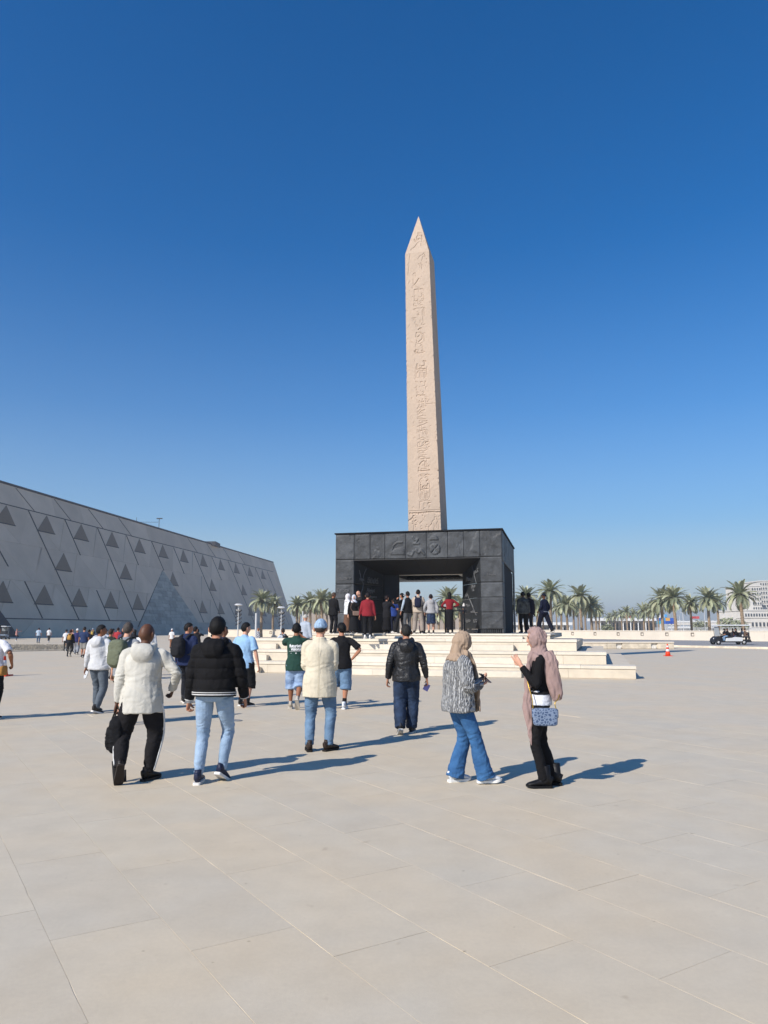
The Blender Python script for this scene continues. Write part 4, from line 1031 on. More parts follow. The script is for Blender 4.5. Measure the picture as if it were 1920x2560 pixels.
# ------------------------------------------------------------ people
def rotx(a): c, s = math.cos(a), math.sin(a); return np.array([[1,0,0],[0,c,-s],[0,s,c]])
def roty(a): c, s = math.cos(a), math.sin(a); return np.array([[c,0,s],[0,1,0],[-s,0,c]])
def rotz(a): c, s = math.cos(a), math.sin(a); return np.array([[c,-s,0],[s,c,0],[0,0,1]])
def ik(a, t, l1, l2, pole):
    a = np.array(a, float); t = np.array(t, float); d = t-a; L = np.linalg.norm(d); mx = (l1+l2)*.998
    if L > mx: t = a+d/L*mx; d = t-a; L = mx
    u = d/L; x = (l1*l1-l2*l2+L*L)/(2*L); y = math.sqrt(max(0, l1*l1-x*x)); p = np.array(pole, float); p = p-p.dot(u)*u
    n = np.linalg.norm(p); p = p/n if n > 1e-6 else np.array([0, 1, 0]); return a+u*x+p*y, t
class Sol:
    def __init__(s): s.v = []; s.f = []
    def add(s, v, f):
        n = len(s.v); s.v += [tuple(p) for p in v]; s.f += [tuple(i+n for i in q) for q in f]
    def tube(s, pts, rad, n=12, ref=(1, 0, 0), pt=False): v, f = tube(pts, rad, n, ref, pt); s.add(v, f)
    def loft(s, keys, n=20, sub=3, ref=(1, 0, 0), pt=False):      # keys: x y z rx ry
        K = catmull(keys, sub); s.tube(K[:, :3], [(max(.003, k[3]), max(.003, k[4])) for k in K], n, ref, pt)
    def ell(s, c, r, e=1., M=None, nu=16, nv=10): v, f = sell(c, r, e, nu, nv, M); s.add(v, f)
def folds(V, N, amp, freq=7, stretch=(1, 1, 2.2), seed=0):
    P = V*np.array(stretch); a = noise(P, freq, seed); b = noise(P, freq*2.3, seed+4); rd = 1-np.abs(a)*1.4
    return V+N*(amp*(.55*rd+.25*b+.35*noise(V, freq*.4, seed+7)))[:, None]
def finish(name, sol, mat_, parent, vox, amp=0, freq=7, stretch=(1, 1, 2.2), seed=0, smooth=4, fn=None):
    V, F, N = voxel(sol.v, sol.f, vox, smooth)
    if amp and len(V): V = folds(V, N, amp, freq, stretch, seed)
    if fn is not None: V = fn(V, N)
    return mesh_obj(name, V, F, mat_, parent, smooth=True)

def head_verts(k=1.0, hair=None, nu=40, nv=30, seed=0):
    """head centred on the origin, face to +Y; hair=None gives the face, else a hair mask shell"""
    V, F = sell((0, 0, 0), (1, 1, 1), 1, nu, nv); p = V.copy()
    x, y, z = p[:, 0].copy(), p[:, 1].copy(), p[:, 2].copy()
    X = x*.076; Y = y*.096; Z = z*.118
    low = np.clip(-z, 0, 1)
    X *= 1-.26*low**1.4; X *= 1+.03*np.clip(z, 0, 1)
    Y = np.where(y < 0, Y*(1-.50*np.clip(-z-.25, 0, 1)), Y*(1-.03*low))
    Y = np.where(y > 0, Y*.95, Y*1.04)
    fr = np.clip(y, 0, 1)
    g = lambda q, w: np.exp(-(q/w)**2)
    Y += fr*(.026*g(x, .14)*np.clip((.22-z)/.42, 0, 1)*(z > -.26)+.006*g(z-.25, .09)*g(x, .5)-.010*g(np.abs(x)-.36, .15)*g(z-.08, .1)
             +.008*g(x, .28)*g(z+.43, .06)+.007*g(x, .24)*g(z+.56, .05)-.004*g(x, .3)*g(z+.495, .02)+.013*g(x, .3)*g(z+.88, .16)+.004*g(np.abs(x)-.5, .2)*g(z+.15, .15))
    Q = np.stack([X, Y, Z], 1)
    if hair is not None:
        thick, kind = hair
        prof = {'short': ([-1, -.45, -.15, .15, .35, 1], [-.56, -.44, .0, .30, .44, .60]), 'bald': ([-1, 0, 1], [2, 2, 2]), 'fringe': ([-1, -.3, 0, .3, 1], [-.35, -.2, .05, 2, 2]),
                'full': ([-1, -.45, -.15, .15, .35, 1], [-.64, -.52, -.05, .25, .40, .52]), 'cap': ([-1, -.3, 0, .3, 1], [-.02, .02, .1, .3, .42]), 'hijab': ([-1, .25, .45, 1], [-2, -2, -1.5, .42])}[kind]
        zt = np.interp(y, *prof)
        if kind == 'hijab':
            m = np.clip((np.abs(x)-.52)/.16, 0, 1); m = np.maximum(m, np.clip((z-.5)/.14, 0, 1)); m = np.maximum(m, np.clip((.45-y)/.25, 0, 1)); m = np.maximum(m, np.clip((-.84-z)/.08, 0, 1))
        else: m = np.clip((z-zt)/.14+.5, 0, 1)
        if kind == 'fringe': m = m*np.clip((.55-z)/.2, 0, 1)
        n_ = (1 if kind in ('hijab', 'cap') else .45+.55*np.clip((z+.55)/.7, 0, 1)+.12*np.clip(z, 0, 1))+(.10*noise(p, 5, seed)+.16*noise(p*np.array((1, 1, .5)), 13, seed+2))*(thick > .009)
        Q2 = np.stack([X*(1+thick/.076*n_), Y*(1+thick/.096*n_), Z*(1+thick/.118*n_)], 1)
        if kind == 'hijab': Q2[:, 2] = np.where(z < 0, Q2[:, 2]*1.05, Q2[:, 2]); Q2[:, 1] = np.where(y < 0, np.minimum(Q2[:, 1], -np.sqrt(np.clip(1-z*z*.5, 0, 1))*.098*np.abs(y)), Q2[:, 1])
        Q = Q*.90*(1-m[:, None])+Q2*m[:, None]
    return Q*k, F
def hand_geo(sol, w, dirv, palm_n, side, curl=.5, k=1.0, spread=.0, point=False):
    """hand at wrist w, fingers along dirv, palm facing palm_n; side +1 when the thumb lies along cross(dirv, palm_n)"""
    d = np.array(dirv, float); d /= np.linalg.norm(d); n = np.array(palm_n, float); n -= n.dot(d)*d; n /= np.linalg.norm(n); x = np.cross(d, n)*side
    w = np.array(w, float)
    pts = [w-d*.03*k, w, w+d*.035*k, w+d*.075*k, w+d*.09*k]
    sol.tube(pts, [(.021*k, .017*k), (.026*k, .017*k), (.038*k, .017*k), (.041*k, .014*k), (.036*k, .010*k)], 10, x)
    for i, (off, L, r) in enumerate(((.030, .068, .0088), (.010, .078, .0090), (-.011, .072, .0086), (-.031, .056, .0078))):
        b = w+d*(.080*k)+x*off*k; c = curl*(.9+.12*i)*1.25
        if point and i == 0: c = .08
        P = [b-d*.012*k, b]; a = 0; q = b
        for s_, ll in enumerate((.45, .30, .25)):
            a += c*(.75, .95, .6)[s_]; q = q+(d*math.cos(a)+n*math.sin(a)+x*spread*off*8)*L*ll*k; P.append(q)
        sol.tube(P, [r*k, r*k, r*.95*k, r*.88*k, r*.7*k], 7, x)
    b = w+d*.022*k+x*.024*k; P = [b, b+(x*.75+d*.6+n*.15)*.030*k, b+(x*.75+d*.6+n*.15)*.030*k+(d*.85+n*(.3+curl*.4)+x*.15)*.03*k, b+(x*.9+d*1.45+n*(.5+curl*.8))*.036*k]
    sol.tube(P, [.013*k, .0115*k, .0095*k, .007*k], 7, n)
def shoe_geo(M, k=1.0, boot=0, wide=1.0):
    up, sole = Sol(), Sol()
    K = catmull([(-.085, .022, .045, .052), (-.06, .034, .052, .055), (-.01, .036, .052, .048), (.05, .040, .040, .034), (.11, .046, .030, .024), (.155, .040, .022, .018), (.178, .018, .012, .012)], 3)
    up.tube([(0, q[0]*k, (q[2]-.055)*k-.005) for q in K], [(q[1]*k*wide, q[3]*k) for q in K], 12)
    up.tube([(0, -.035*k, -.03*k), (0, -.03*k, .02*k), (0, -.022*k, (.06+boot)*k)], [(.04*k*wide, .055*k), (.038*k*wide, .05*k), (.044*k*wide if boot else .036*k, .05*k)], 12)
    K = [(-.092, .020), (-.08, .036), (-.02, .038), (.06, .045), (.12, .050), (.16, .040), (.186, .018)]
    K = catmull(K, 3); n = len(K); top = [(q[1]*k*wide, q[0]*k) for q in K]+[(-q[1]*k*wide, q[0]*k) for q in K[::-1]]
    v = [(x, y, -.080*k+max(0, (y/k-.11))*.25*k) for x, y in top]+[(x, y, -.054*k+max(0, (y/k-.11))*.2*k) for x, y in top]; N = len(top)
    sole.add(v, [tuple(range(N)), tuple(range(2*N-1, N-1, -1))]+[(i, N+i, N+(i+1) % N, (i+1) % N) for i in range(N)])
    if boot: sole.add(*[(lambda q: (q.v, q.f))(MB().box(-.03*k, .03*k, -.085*k, -.03*k, -.080*k, -.05*k))][0])
    for s_ in (up, sole): s_.v = [tuple(M @ Vector(p)) for p in s_.v]
    return up, sole

SKIN = {'dark': '#5a3a28', 'brown': '#8a5a3e', 'tan': '#a9755a', 'light': '#c4937a', 'pale': '#d2a68f'}
def person(label, u=None, v=None, xy=None, z=0.0, yaw=0, ht=1.75, bw=1.0, lean=0, slean=0, hip=None, L=(-.10, 0, 0), Rf=(.10, 0, 0), fy=(8, -8),
           wr=(None, None), pole=(None, None), palm=(None, None), curl=.45, head=(0, 0, 0), skin='tan', hair='short', hairc='#15100d', hairt=.010,
           top='tshirt', topc='#888888', hem=-.12, bot='jeans', botc='#3a4a66', shoec='#202020', solec='#cfcac2', extra=None, group='visitors on the plaza', seated=None, vox=None, face=False, boot=0, belly=0, point=False, sleeve=None, slack=1.0, topmat=None, botmat=None):
    if xy is None: xy = gp(u, v, z)
    D = math.hypot(xy[0], xy[1]); k = ht/1.75; vx = vox or max(.0080, min(.034, D*.00085))
    s = k
    lean = R(lean); slean = R(slean)
    ank = []
    for a in (L, Rf): ank.append(np.array([a[0]*s, a[1]*s, .085*s+a[2]]))
    pit = [(a[3] if len(a) > 3 else 0) for a in (L, Rf)]
    hz = seated if seated else (hip or .932)*s
    pel = np.array([0.0, 0.0, hz])
    RT = rotx(-lean) @ roty(slean)
    def T(x, y, q): return pel+RT @ np.array([x*s, y*s, q*s])
    hj = [pel+np.array([-.085*s*bw, 0, -.01]), pel+np.array([.085*s*bw, 0, -.01])]
    kn = []; an = []
    for i in (0, 1):
        m_, e_ = ik(hj[i], ank[i], .435*s, .415*s, (math.sin(-R(fy[i])), 1, .05) if not seated else (0, .6, 1)); kn.append(m_); an.append(e_)
    sh = [T(-.166*bw-.004, 0, .440), T(.166*bw+.004, 0, .440)]
    el = []; wrs = []
    dflt = [(-.265*bw, .04, -.09), (.265*bw, .04, -.09)]
    for i in (0, 1):
        w_ = wr[i] if wr[i] is not None else dflt[i]
        w_ = T(*w_); p_ = pole[i] if pole[i] is not None else (((-.55, .55)[i]), -1, -.1)
        m_, e_ = ik(sh[i], w_, .285*s, .255*s, RT @ np.array(p_)); el.append(m_); wrs.append(e_)
    hy, hp, hr = [R(a) for a in head]
    RH = RT @ rotz(hy) @ rotx(hp) @ roty(hr)
    neck0 = T(0, -.005, .50); hc = T(0, .012, .575)+RH @ np.array([0, .012*s, .082*s])
    root_loc = Vector((xy[0], xy[1], z if z else gz)); 
    legs_bare = bot in ('shorts', 'jorts', 'skirt'); arms_bare = top in ('tshirt',)
    skinm = mat('skin_'+skin, h(SKIN[skin]), .55, .08, 8, .08, 60, spec=.35)
    # ---- body: one continuous surface
    B = Sol()
    P = lambda q, rx, ry, yo=0.0: (*T(0, yo, q), rx*s*bw, ry*s*bw)
    B.loft([P(-.08, .10, .09), P(0, .155, .105), P(.13, .130, .09), P(.28, .145, .10), P(.39, .142, .090), P(.455, .105, .062), P(.51, .060, .058), P(.56, .052, .055, .006)], 16, 2)
    B.tube([neck0, T(0, 0, .54), hc-RH @ np.array([0, .01*s, .05*s])], [.056*s, .052*s, .05*s], 12)
    hv, hf = head_verts(s, nu=40 if D < 14 else 22, nv=30 if D < 14 else 16); B.add(hv @ RH.T+hc, hf)
    lk = 1.0 if bot in ('shorts', 'jorts', 'skirt') else .68
    for i in (0, 1):
        d_ = wrs[i]-el[i]; d_ = d_/np.linalg.norm(d_)
        B.tube([T((-.10, .10)[i]*bw, 0, .425), sh[i]-np.array([(-1, 1)[i]*.010, 0, .010])*s, (sh[i]*.5+el[i]*.5), el[i]], [.036*s, .039*s*bw, .038*s*bw, .035*s*bw], 10, (0, 0, 1), True)
        B.tube([el[i], el[i]*.7+wrs[i]*.3, el[i]*.3+wrs[i]*.7, wrs[i]+d_*.01], [.036*s*bw, .039*s*bw, .031*s, .025*s], 10, (0, 0, 1), True)
        B.tube([hj[i], hj[i]*.6+kn[i]*.4, kn[i]], [.078*s*bw*min(1, lk+.1), .074*s*bw*lk, .052*s*bw*lk], 12)
        cal = kn[i]*.65+an[i]*.35-np.array([0, .012*s, 0]); B.tube([kn[i], cal, kn[i]*.25+an[i]*.75, an[i]], [.051*s*bw*lk, .055*s*bw*lk, .038*s*lk, .034*s*(1 if lk == 1 else .85)], 12)
        # simple foot inside the shoe
        fd = np.array([-math.sin(R(fy[i])), math.cos(R(fy[i])), 0]); pr = R(pit[i])
        fd = fd*math.cos(pr)+np.array([0, 0, -math.sin(pr)]); B.tube([an[i]-fd*.03*s, an[i]+fd*.06*s-np.array([0, 0, .03*s])], [.034*s, .028*s], 8)
    V, F, N = voxel(B.v, B.f, vx*.8 if not face else min(vx*.8, .0065), 2 if face else 3)
    Hs = Sol(); Hs.v = [tuple(p) for p in V]; Hs.f = F
    for sd in (-1, 1):                       # ears
        if hair in ('hijab', 'long') or (hair == 'none' and face): continue
        c = hc+RH @ np.array([sd*.084*s, -.006*s, -.008*s]); v_, f_ = sell((0, 0, 0), (.012*s, .024*s, .036*s), 1, 12, 8); v_[:, 0] += sd*.35*np.clip(-v_[:, 1], 0, 1); Hs.add(v_ @ (RH @ rotz(sd*.15)).T+c, f_)
    for i in (0, 1):
        d_ = wrs[i]-el[i]; d_ /= np.linalg.norm(d_); sd = (-1, 1)[i]
        pn = RT @ np.array(palm[i], float) if palm[i] is not None else RT @ np.array([-sd*1.0, -.15, 0])
        # thumb forward for hanging arms
        want = RT @ np.array([0, 1, .2]); x_ = np.cross(d_, pn); side = 1 if x_.dot(want) > 0 else -1
        if palm[i] is not None and len(palm[i]) > 3: side = palm[i][3]
        hand_geo(Hs, wrs[i]+d_*.02, d_, pn[:3], side, curl if np.isscalar(curl) else curl[i], s*.98, point=point and i == 0)
    root = mesh_obj('person', Hs.v, Hs.f, skinm, None, smooth=True)
    root.location = root_loc; root.rotation_euler = (0, 0, R(yaw)); tag(root, label, 'person', group)
    # ---- hair or head cover
    far = D > 22
    hm = mat('hair_'+hairc.strip('#'), h(hairc), .62 if hair != 'cap' else .8, .35, 40, .5, 120, spec=.22, stretch=(1, 1, .25))
    if hair not in ('bald', 'hijab', 'none', 'fringe'):
        kind = {'short': 'short', 'full': 'full', 'long': 'full', 'bun': 'full', 'fringe': 'fringe', 'cap': 'cap', 'hat': 'cap'}[hair]
        v_, f_ = head_verts(s, (hairt if kind != 'cap' else .014, kind), 48, 36, seed=len(label)); S_ = Sol(); S_.add(v_ @ RH.T+hc, f_)
        if hair == 'bun': S_.ell(hc+RH @ np.array([0, -.115*s, .03*s]), (.038*s, .034*s, .036*s))
        if hair == 'long':
            S_.loft([(*(hc+RH @ np.array([0, -.03*s, .05*s])), .08*s, .06*s), (*(hc+RH @ np.array([0, -.05*s, -.08*s])), .082*s, .05*s), (*(hc+RH @ np.array([0, -.06*s, -.19*s])), .07*s, .03*s)], 16, 3)
        o = mesh_obj('hair' if kind != 'cap' else 'cap', S_.v, S_.f, hm, root, True)
        if hair == 'cap':
            b_ = Sol(); A = np.linspace(-1.15, 1.15, 12); pts = []
            ring = [(.078*math.sin(a), .088*math.cos(a), .052) for a in A]; out = [(.072*math.sin(a)*1.05, .088+.075*math.cos(a*.9), .030) for a in A]
            vv = ring+out; vv2 = [(x, y, z_-.006) for x, y, z_ in vv]; n_ = 12
            ff = [(i, i+1, n_+i+1, n_+i) for i in range(n_-1)]+[(2*n_+n_+i, 2*n_+n_+i+1, 2*n_+i+1, 2*n_+i) for i in range(n_-1)]+[(n_+i, n_+i+1, 3*n_+i+1, 3*n_+i) for i in range(n_-1)]
            b_.add(np.array(vv+vv2)*s @ RH.T+hc, ff); mesh_obj('cap_brim', b_.v, b_.f, hm, root, True)
    if face:
        for sd in (-1, 1):
            v_, f_ = sell((0, 0, 0), (.013*s, .010*s, .010*s), 1, 10, 8); c = hc+RH @ np.array([sd*.029*s, .078*s, .010*s]); mesh_obj('eye', v_ @ RH.T+c, f_, mat('eye dark', (.03, .02, .015), .2, .1, 5, spec=.5), root, True)
            v_, f_ = sell((0, 0, 0), (.019*s, .005*s, .004*s), 1, 10, 6); c = hc+RH @ np.array([sd*.031*s, .0885*s, .031*s]); mesh_obj('eyebrow', v_ @ RH.T+c, f_, mat('eyebrow', (.03, .02, .015), .8, .1, 5), root, True)
        v_, f_ = sell((0, 0, 0), (.021*s, .009*s, .0075*s), 1, 10, 6); c = hc+RH @ np.array([0, .0935*s, -.058*s]); mesh_obj('lips', v_ @ RH.T+c, f_, mat('lips', h('#a5564c'), .5, .1, 5), root, True)
    # ---- bottoms
    bm_ = botmat or cloth(botc, .3)
    if bot != 'none':
        S_ = Sol(); t_ = .012*slack
        prof = {'jeans': (.098, .090, .070, .064, .056), 'track': (.105, .100, .078, .068, .050), 'wide': (.096, .086, .074, .080, .094), 'baggy': (.108, .104, .092, .088, .080), 'slim': (.088, .078, .058, .054, .044),
                'shorts': (.108, .108, .106, 0, 0), 'jorts': (.112, .115, .112, .112, 0), 'skirt': None, 'dress': None}[bot]
        if prof is None:
            zh = ank[0][2]+(.34*s if bot == 'skirt' else .04*s)
            cx = (an[0]+an[1])/2
            S_.loft([P(.10, .120, .092), P(-.03, .165, .125), (*(pel+(cx-pel)*np.array([.4, .4, .5])), .195*s*bw, .16*s), (cx[0], cx[1], zh, .215*s*bw if bot == 'skirt' else .24*s*bw, .19*s)], 24, 5)
        else:
            S_.loft([P(-.10, .11, .10), P(-.03, .168, .122), P(.03, .150, .108), P(.09, .128, .094)], 20, 3)
            for i in (0, 1):
                sd = (-1, 1)[i]; a_ = prof
                c_mid = hj[i]*.5+kn[i]*.5
                if a_[3] == 0: S_.tube([hj[i]+np.array([sd*.004, 0, -.02]), c_mid, kn[i]*.98+hj[i]*.02-np.array([0, 0, .01])], [a_[0]*s*bw, a_[1]*s*bw, a_[2]*s*bw], 16)
                elif a_[4] == 0: S_.tube([hj[i]+np.array([sd*.004, 0, -.02]), c_mid, kn[i], kn[i]*.72+an[i]*.28], [a_[0]*s*bw, a_[1]*s*bw, a_[2]*s*bw, a_[3]*s*bw], 16)
                else:
                    e_ = an[i]+(an[i]-kn[i])/np.linalg.norm(an[i]-kn[i])*(.035*s if bot == 'wide' else .0)
                    S_.loft([(*(hj[i]+np.array([sd*.003, 0, -.02])), a_[0]*s*bw, a_[0]*s*bw*1.02), (*c_mid, a_[1]*s*bw, a_[1]*s*bw*1.05), (*kn[i], a_[2]*s*bw, a_[2]*s*bw*1.05), (*(kn[i]*.5+an[i]*.5-np.array([0, .006, 0])), a_[3]*s*bw, a_[3]*s*bw*1.1), (*e_, a_[4]*s, a_[4]*s*1.12)], 16, 3)
        am = .007 if bot in ('jeans', 'baggy', 'jorts', 'track') else .004
        kz = (kn[0][2]+kn[1][2])/2; az = (an[0][2]+an[1][2])/2
        def legfold(V, N):
            # horizontal creases gathering at knees and ankles
            w_ = np.exp(-((V[:, 2]-kz)/.12)**2)+1.1*np.exp(-((V[:, 2]-az)/.13)**2)+.5*np.exp(-((V[:, 2]-hz+.06)/.09)**2)
            return V+N*(w_*.0045*noise(V*np.array((1.1, 1.1, 2.2)), 13, 3))[:, None]*(D < 22)
        o = finish({'shorts': 'shorts', 'jorts': 'shorts', 'skirt': 'skirt', 'dress': 'dress'}.get(bot, 'trousers'), S_, bm_, root, vx, am*s if not far else .003, 5.5, (1, 1, .8) if prof is None else (1.2, 1.2, 1.3), seed=len(label) % 9, fn=None if prof is None else legfold)
    # ---- top
    tm = topmat or cloth(topc, .3)
    tk = {'tshirt': .016, 'jacket': .030, 'puffer': .044, 'blazer': .028, 'fitted': .012, 'sweater': .056, 'shirt': .022, 'vest': .035}[top]
    S_ = Sol(); hm_ = hem
    g_ = bw
    def Pt(q, rx, ry, yo=0.0): return (*T(0, yo, q), (rx*bw+tk)*s, (ry*bw+tk)*s)
    waist = .150 if top not in ('fitted',) else .125
    wd = .014 if top in ('blazer', 'jacket', 'sweater') else (.016 if top in ('tshirt', 'shirt') else 0)
    rows_ = [Pt(hm_, .168+wd, .122+belly*.02)]
    if hm_ < -.05: rows_.append(Pt(-.02, .167+wd, .122+belly*.02))
    rows_ += [Pt(.13, waist, .105+belly*.04, belly*.02), Pt(.28, .158, .112+belly*.02, belly*.01), Pt(.39, .160, .104), (*T(0, 0, .455), (.122*bw+tk*.8)*s, (.076*bw+tk*.6)*s), (*T(0, -.003, .495), (.080*bw+tk*.5)*s, (.062+tk*.4)*s), (*T(0, 0, .525), (.060+tk*.35)*s, (.058+tk*.3)*s)]
    S_.loft(rows_, 24, 3)
    sl_ = sleeve if sleeve is not None else (0 if top in ('tshirt',) else (-1 if top == 'vest' else 1))
    for i in (0, 1):
        sd = (-1, 1)[i]; ins = T(sd*.09*bw, 0, .447-tk*.3)
        ru, re, rw = (.047*bw+tk*.62), (.042*bw+tk*.52), (.030+tk*.45)
        shp = sh[i]+np.array([-sd*.004, 0, -.006-tk*.2])*s
        if sl_ == 1: S_.loft([(*ins, ru*s*.9, ru*s*.9), (*shp, ru*s*.98, ru*s*1.0), (*(sh[i]*.5+el[i]*.5), ru*.96*s, ru*s), (*el[i], re*s, re*s*1.04), (*(el[i]*.4+wrs[i]*.6), (re*.5+rw*.5)*s, (re*.5+rw*.5)*s), (*(el[i]*.03+wrs[i]*.97), rw*s, rw*s)], 14, 3, (0, 0, 1), True)
        elif sl_ == 0: S_.loft([(*ins, ru*s*.9, ru*s*.9), (*shp, ru*s*.98, ru*s), (*(sh[i]*.45+el[i]*.55), (ru+.012)*s, (ru+.014)*s), (*(sh[i]*.18+el[i]*.82), (ru+.014)*s, (ru+.018)*s)], 14, 3, (0, 0, 1), True)
    hood = extra and 'hood' in extra
    if hood:
        A = np.linspace(-2.1, 2.1, 15); S_.tube([T(.098*math.sin(a), -.012-.078*math.cos(a), .515-.035*math.cos(a)+(.0 if abs(a) < 1 else .01)) for a in A], [(.030+.016*math.cos(a/1.5))*s for a in A], 10, (0, 0, 1))
        S_.loft([(*T(0, -.085, .535), .09*s, .03*s), (*T(0, -.122-tk*.4, .47), .125*s, .052*s), (*T(0, -.128-tk*.5, .40), .105*s, .046*s), (*T(0, -.118-tk*.5, .335), .05*s, .02*s)], 18, 3)
    elif top in ('blazer', 'shirt', 'jacket', 'vest', 'puffer'):
        A = np.linspace(-2.6, 2.6, 15); S_.tube([T(.066*math.sin(a), .008-.062*math.cos(a), .525+.006*math.cos(a)) for a in A], [.018*s]*15, 8, (0, 0, 1))
    fr = {'tshirt': (.010, 5.5), 'jacket': (.014, 4.6), 'puffer': (.006, 7), 'blazer': (.006, 4.0), 'fitted': (.005, 8), 'sweater': (.010, 5), 'shirt': (.010, 6), 'vest': (.006, 6)}[top]
    def quilt(V, N):
        if top in ('puffer', 'vest'):
            q = (V[:, 2]-hz)/s; w_ = np.abs(np.sin(math.pi*(q-hem-.06)/.105+.25*noise(V, 3, 2)))**.45
            msk = (q < .40)*(q > hem+.06)*1.0; V = V+N*((w_-.8)*.016*msk)[:, None]
        if top in ('jacket', 'blazer', 'tshirt', 'shirt', 'sweater') and D < 22:
            for i in (0, 1):     # creases round the elbows
                d_ = np.linalg.norm(V-el[i], axis=1); V = V+N*(np.exp(-(d_/.13)**2)*.007*noise(V*np.array((1, 1, 2.6)), 13, 5+i))[:, None]
            q = (V[:, 2]-hz)/s; lw = np.exp(-((q-.1)/.16)**2)*(np.abs(V[:, 0]) < .2*s); V = V+N*(lw*.004*noise(V*np.array((.8, .8, 2.2)), 9, 12))[:, None]
        if top == 'blazer':      # centre back seam and vent
            bk = (V[:, 1] < -.03)*np.exp(-((V[:, 0])/.006)**2)*(.006); V = V-N*bk[:, None]
        return V
    nm = {'tshirt': 'tshirt', 'fitted': 'top', 'puffer': 'puffer_jacket', 'shirt': 'shirt', 'vest': 'padded_vest'}.get(top, top)
    topo = finish(nm, S_, tm, root, vx, fr[0]*s*(1 if not far else .5), fr[1], (1.2, 1.2, .5), seed=(len(label)+3) % 11, fn=quilt, smooth=4)
    if sl_ == -1:      # shirt sleeves under a vest
        S2 = Sol()
        for i in (0, 1): S2.loft([(*sh[i], .052*s, .052*s), (*(sh[i]*.5+el[i]*.5), .055*s, .055*s), (*el[i], .048*s, .048*s), (*(el[i]*.1+wrs[i]*.9), .036*s, .036*s)], 12, 3, (0, 0, 1), True)
        finish('shirt_sleeves', S2, cloth(extra.get('sleevec', '#c9cdd2')), root, vx, .005, 7)
    # ---- shoes
    for i in (0, 1):
        M = Matrix.Translation(Vector(an[i])) @ Matrix.Rotation(R(fy[i]), 4, 'Z') @ Matrix.Rotation(-R(pit[i]), 4, 'X')
        u_, so_ = shoe_geo(M, s*1.02, boot, 1.0)
        sm_ = mat('shoe_'+shoec.strip('#'), h(shoec), .5, .12, 12, .15, 60)
        so = mesh_obj('shoe', u_.v, u_.f, sm_, root, True); mesh_obj('sole', so_.v, so_.f, mat('sole_'+solec.strip('#'), h(solec), .7, .1, 20), so)
    info = dict(root=root, T=T, s=s, pel=pel, el=el, wr=wrs, sh=sh, hc=hc, RH=RH, kn=kn, an=an, hj=hj, RT=RT, top=topo, vx=vx, tk=tk, bw=bw, hz=hz)
    return info
def at_person(pi, name, sol, mat_, label, cat, smooth=True, vox=None, amp=0, group=None):
    """a thing carried by a person, top-level, standing where the person's frame puts it"""
    M = Matrix.Translation(pi['root'].location) @ Matrix.Rotation(pi['root'].rotation_euler.z, 4, 'Z')
    if vox: V, F, N = voxel(sol.v, sol.f, vox, 3); V = folds(V, N, amp, 9) if amp else V
    else: V, F = np.array(sol.v), sol.f
    c = V.mean(0); o = mesh_obj(name, V-c, F, mat_, None, smooth); o.matrix_world = M @ Matrix.Translation(Vector(c)); tag(o, label, cat, group); return o, M @ Matrix.Translation(Vector(c)), c
def child_world(o, c, name, sol, mat_, smooth=True):
    return mesh_obj(name, np.array(sol.v)-c, sol.f, mat_, o, smooth)
def backpack(pi, col, label, q0=.10, q1=.47, w=.15, d=.085, strapc=None, side=0.0):
    s = pi['s']; T = pi['T']; tk = pi['tk']; S_ = Sol(); y0 = -.118-tk
    qm, hh = (q0+q1)/2, (q1-q0)/2; RTm = Matrix(pi['RT'].tolist())
    S_.ell(T(side, y0-d, qm), (w*s, d*s, hh*s), .55, RTm, 24, 16); S_.ell(T(side, y0-d*1.85, qm-hh*.28), (w*.8*s, d*.45*s, hh*.55*s), .6, RTm, 20, 12)
    o, M, c = at_person(pi, 'backpack', S_, cloth(col, .35), label, 'backpack', True, pi['vx'], .007)
    m = Sol()
    for sd in (-1, 1):
        pts = [T(sd*.075, y0-.02, q1-.03), T(sd*.095, -.075-tk*.5, .505), T(sd*.108, .02, .515+tk*.45), T(sd*.115, .10+tk*.6, .43), T(sd*.135, .115+tk, .30), T(sd*.175, .05, .20), T(sd*.15, y0-.01, q0+.06)]
        K = catmull(pts, 4); m.tube(K, [(.028*s, .008*s)]*len(K), 8, (1, 0, 0))
    child_world(o, c, 'strap', m, cloth(strapc or col, .3))
    h_ = Sol(); A = np.linspace(-1.5, 1.5, 9); h_.tube([T(.03*math.sin(a)+side, y0-.03-.01*math.cos(a), q1+.005+.03*math.cos(a)) for a in A], [.007]*9, 6); child_world(o, c, 'handle', h_, cloth(strapc or col, .3))
    z_ = Sol(); A = np.linspace(-1.9, 1.9, 17); z_.tube([T(side+w*.86*math.sin(a), y0-d*1.42, qm+hh*.86*math.cos(a)) for a in A], [.005]*17, 5); child_world(o, c, 'zip', z_, mat('zip dark', (.02, .02, .02), .6, .1))
    return o
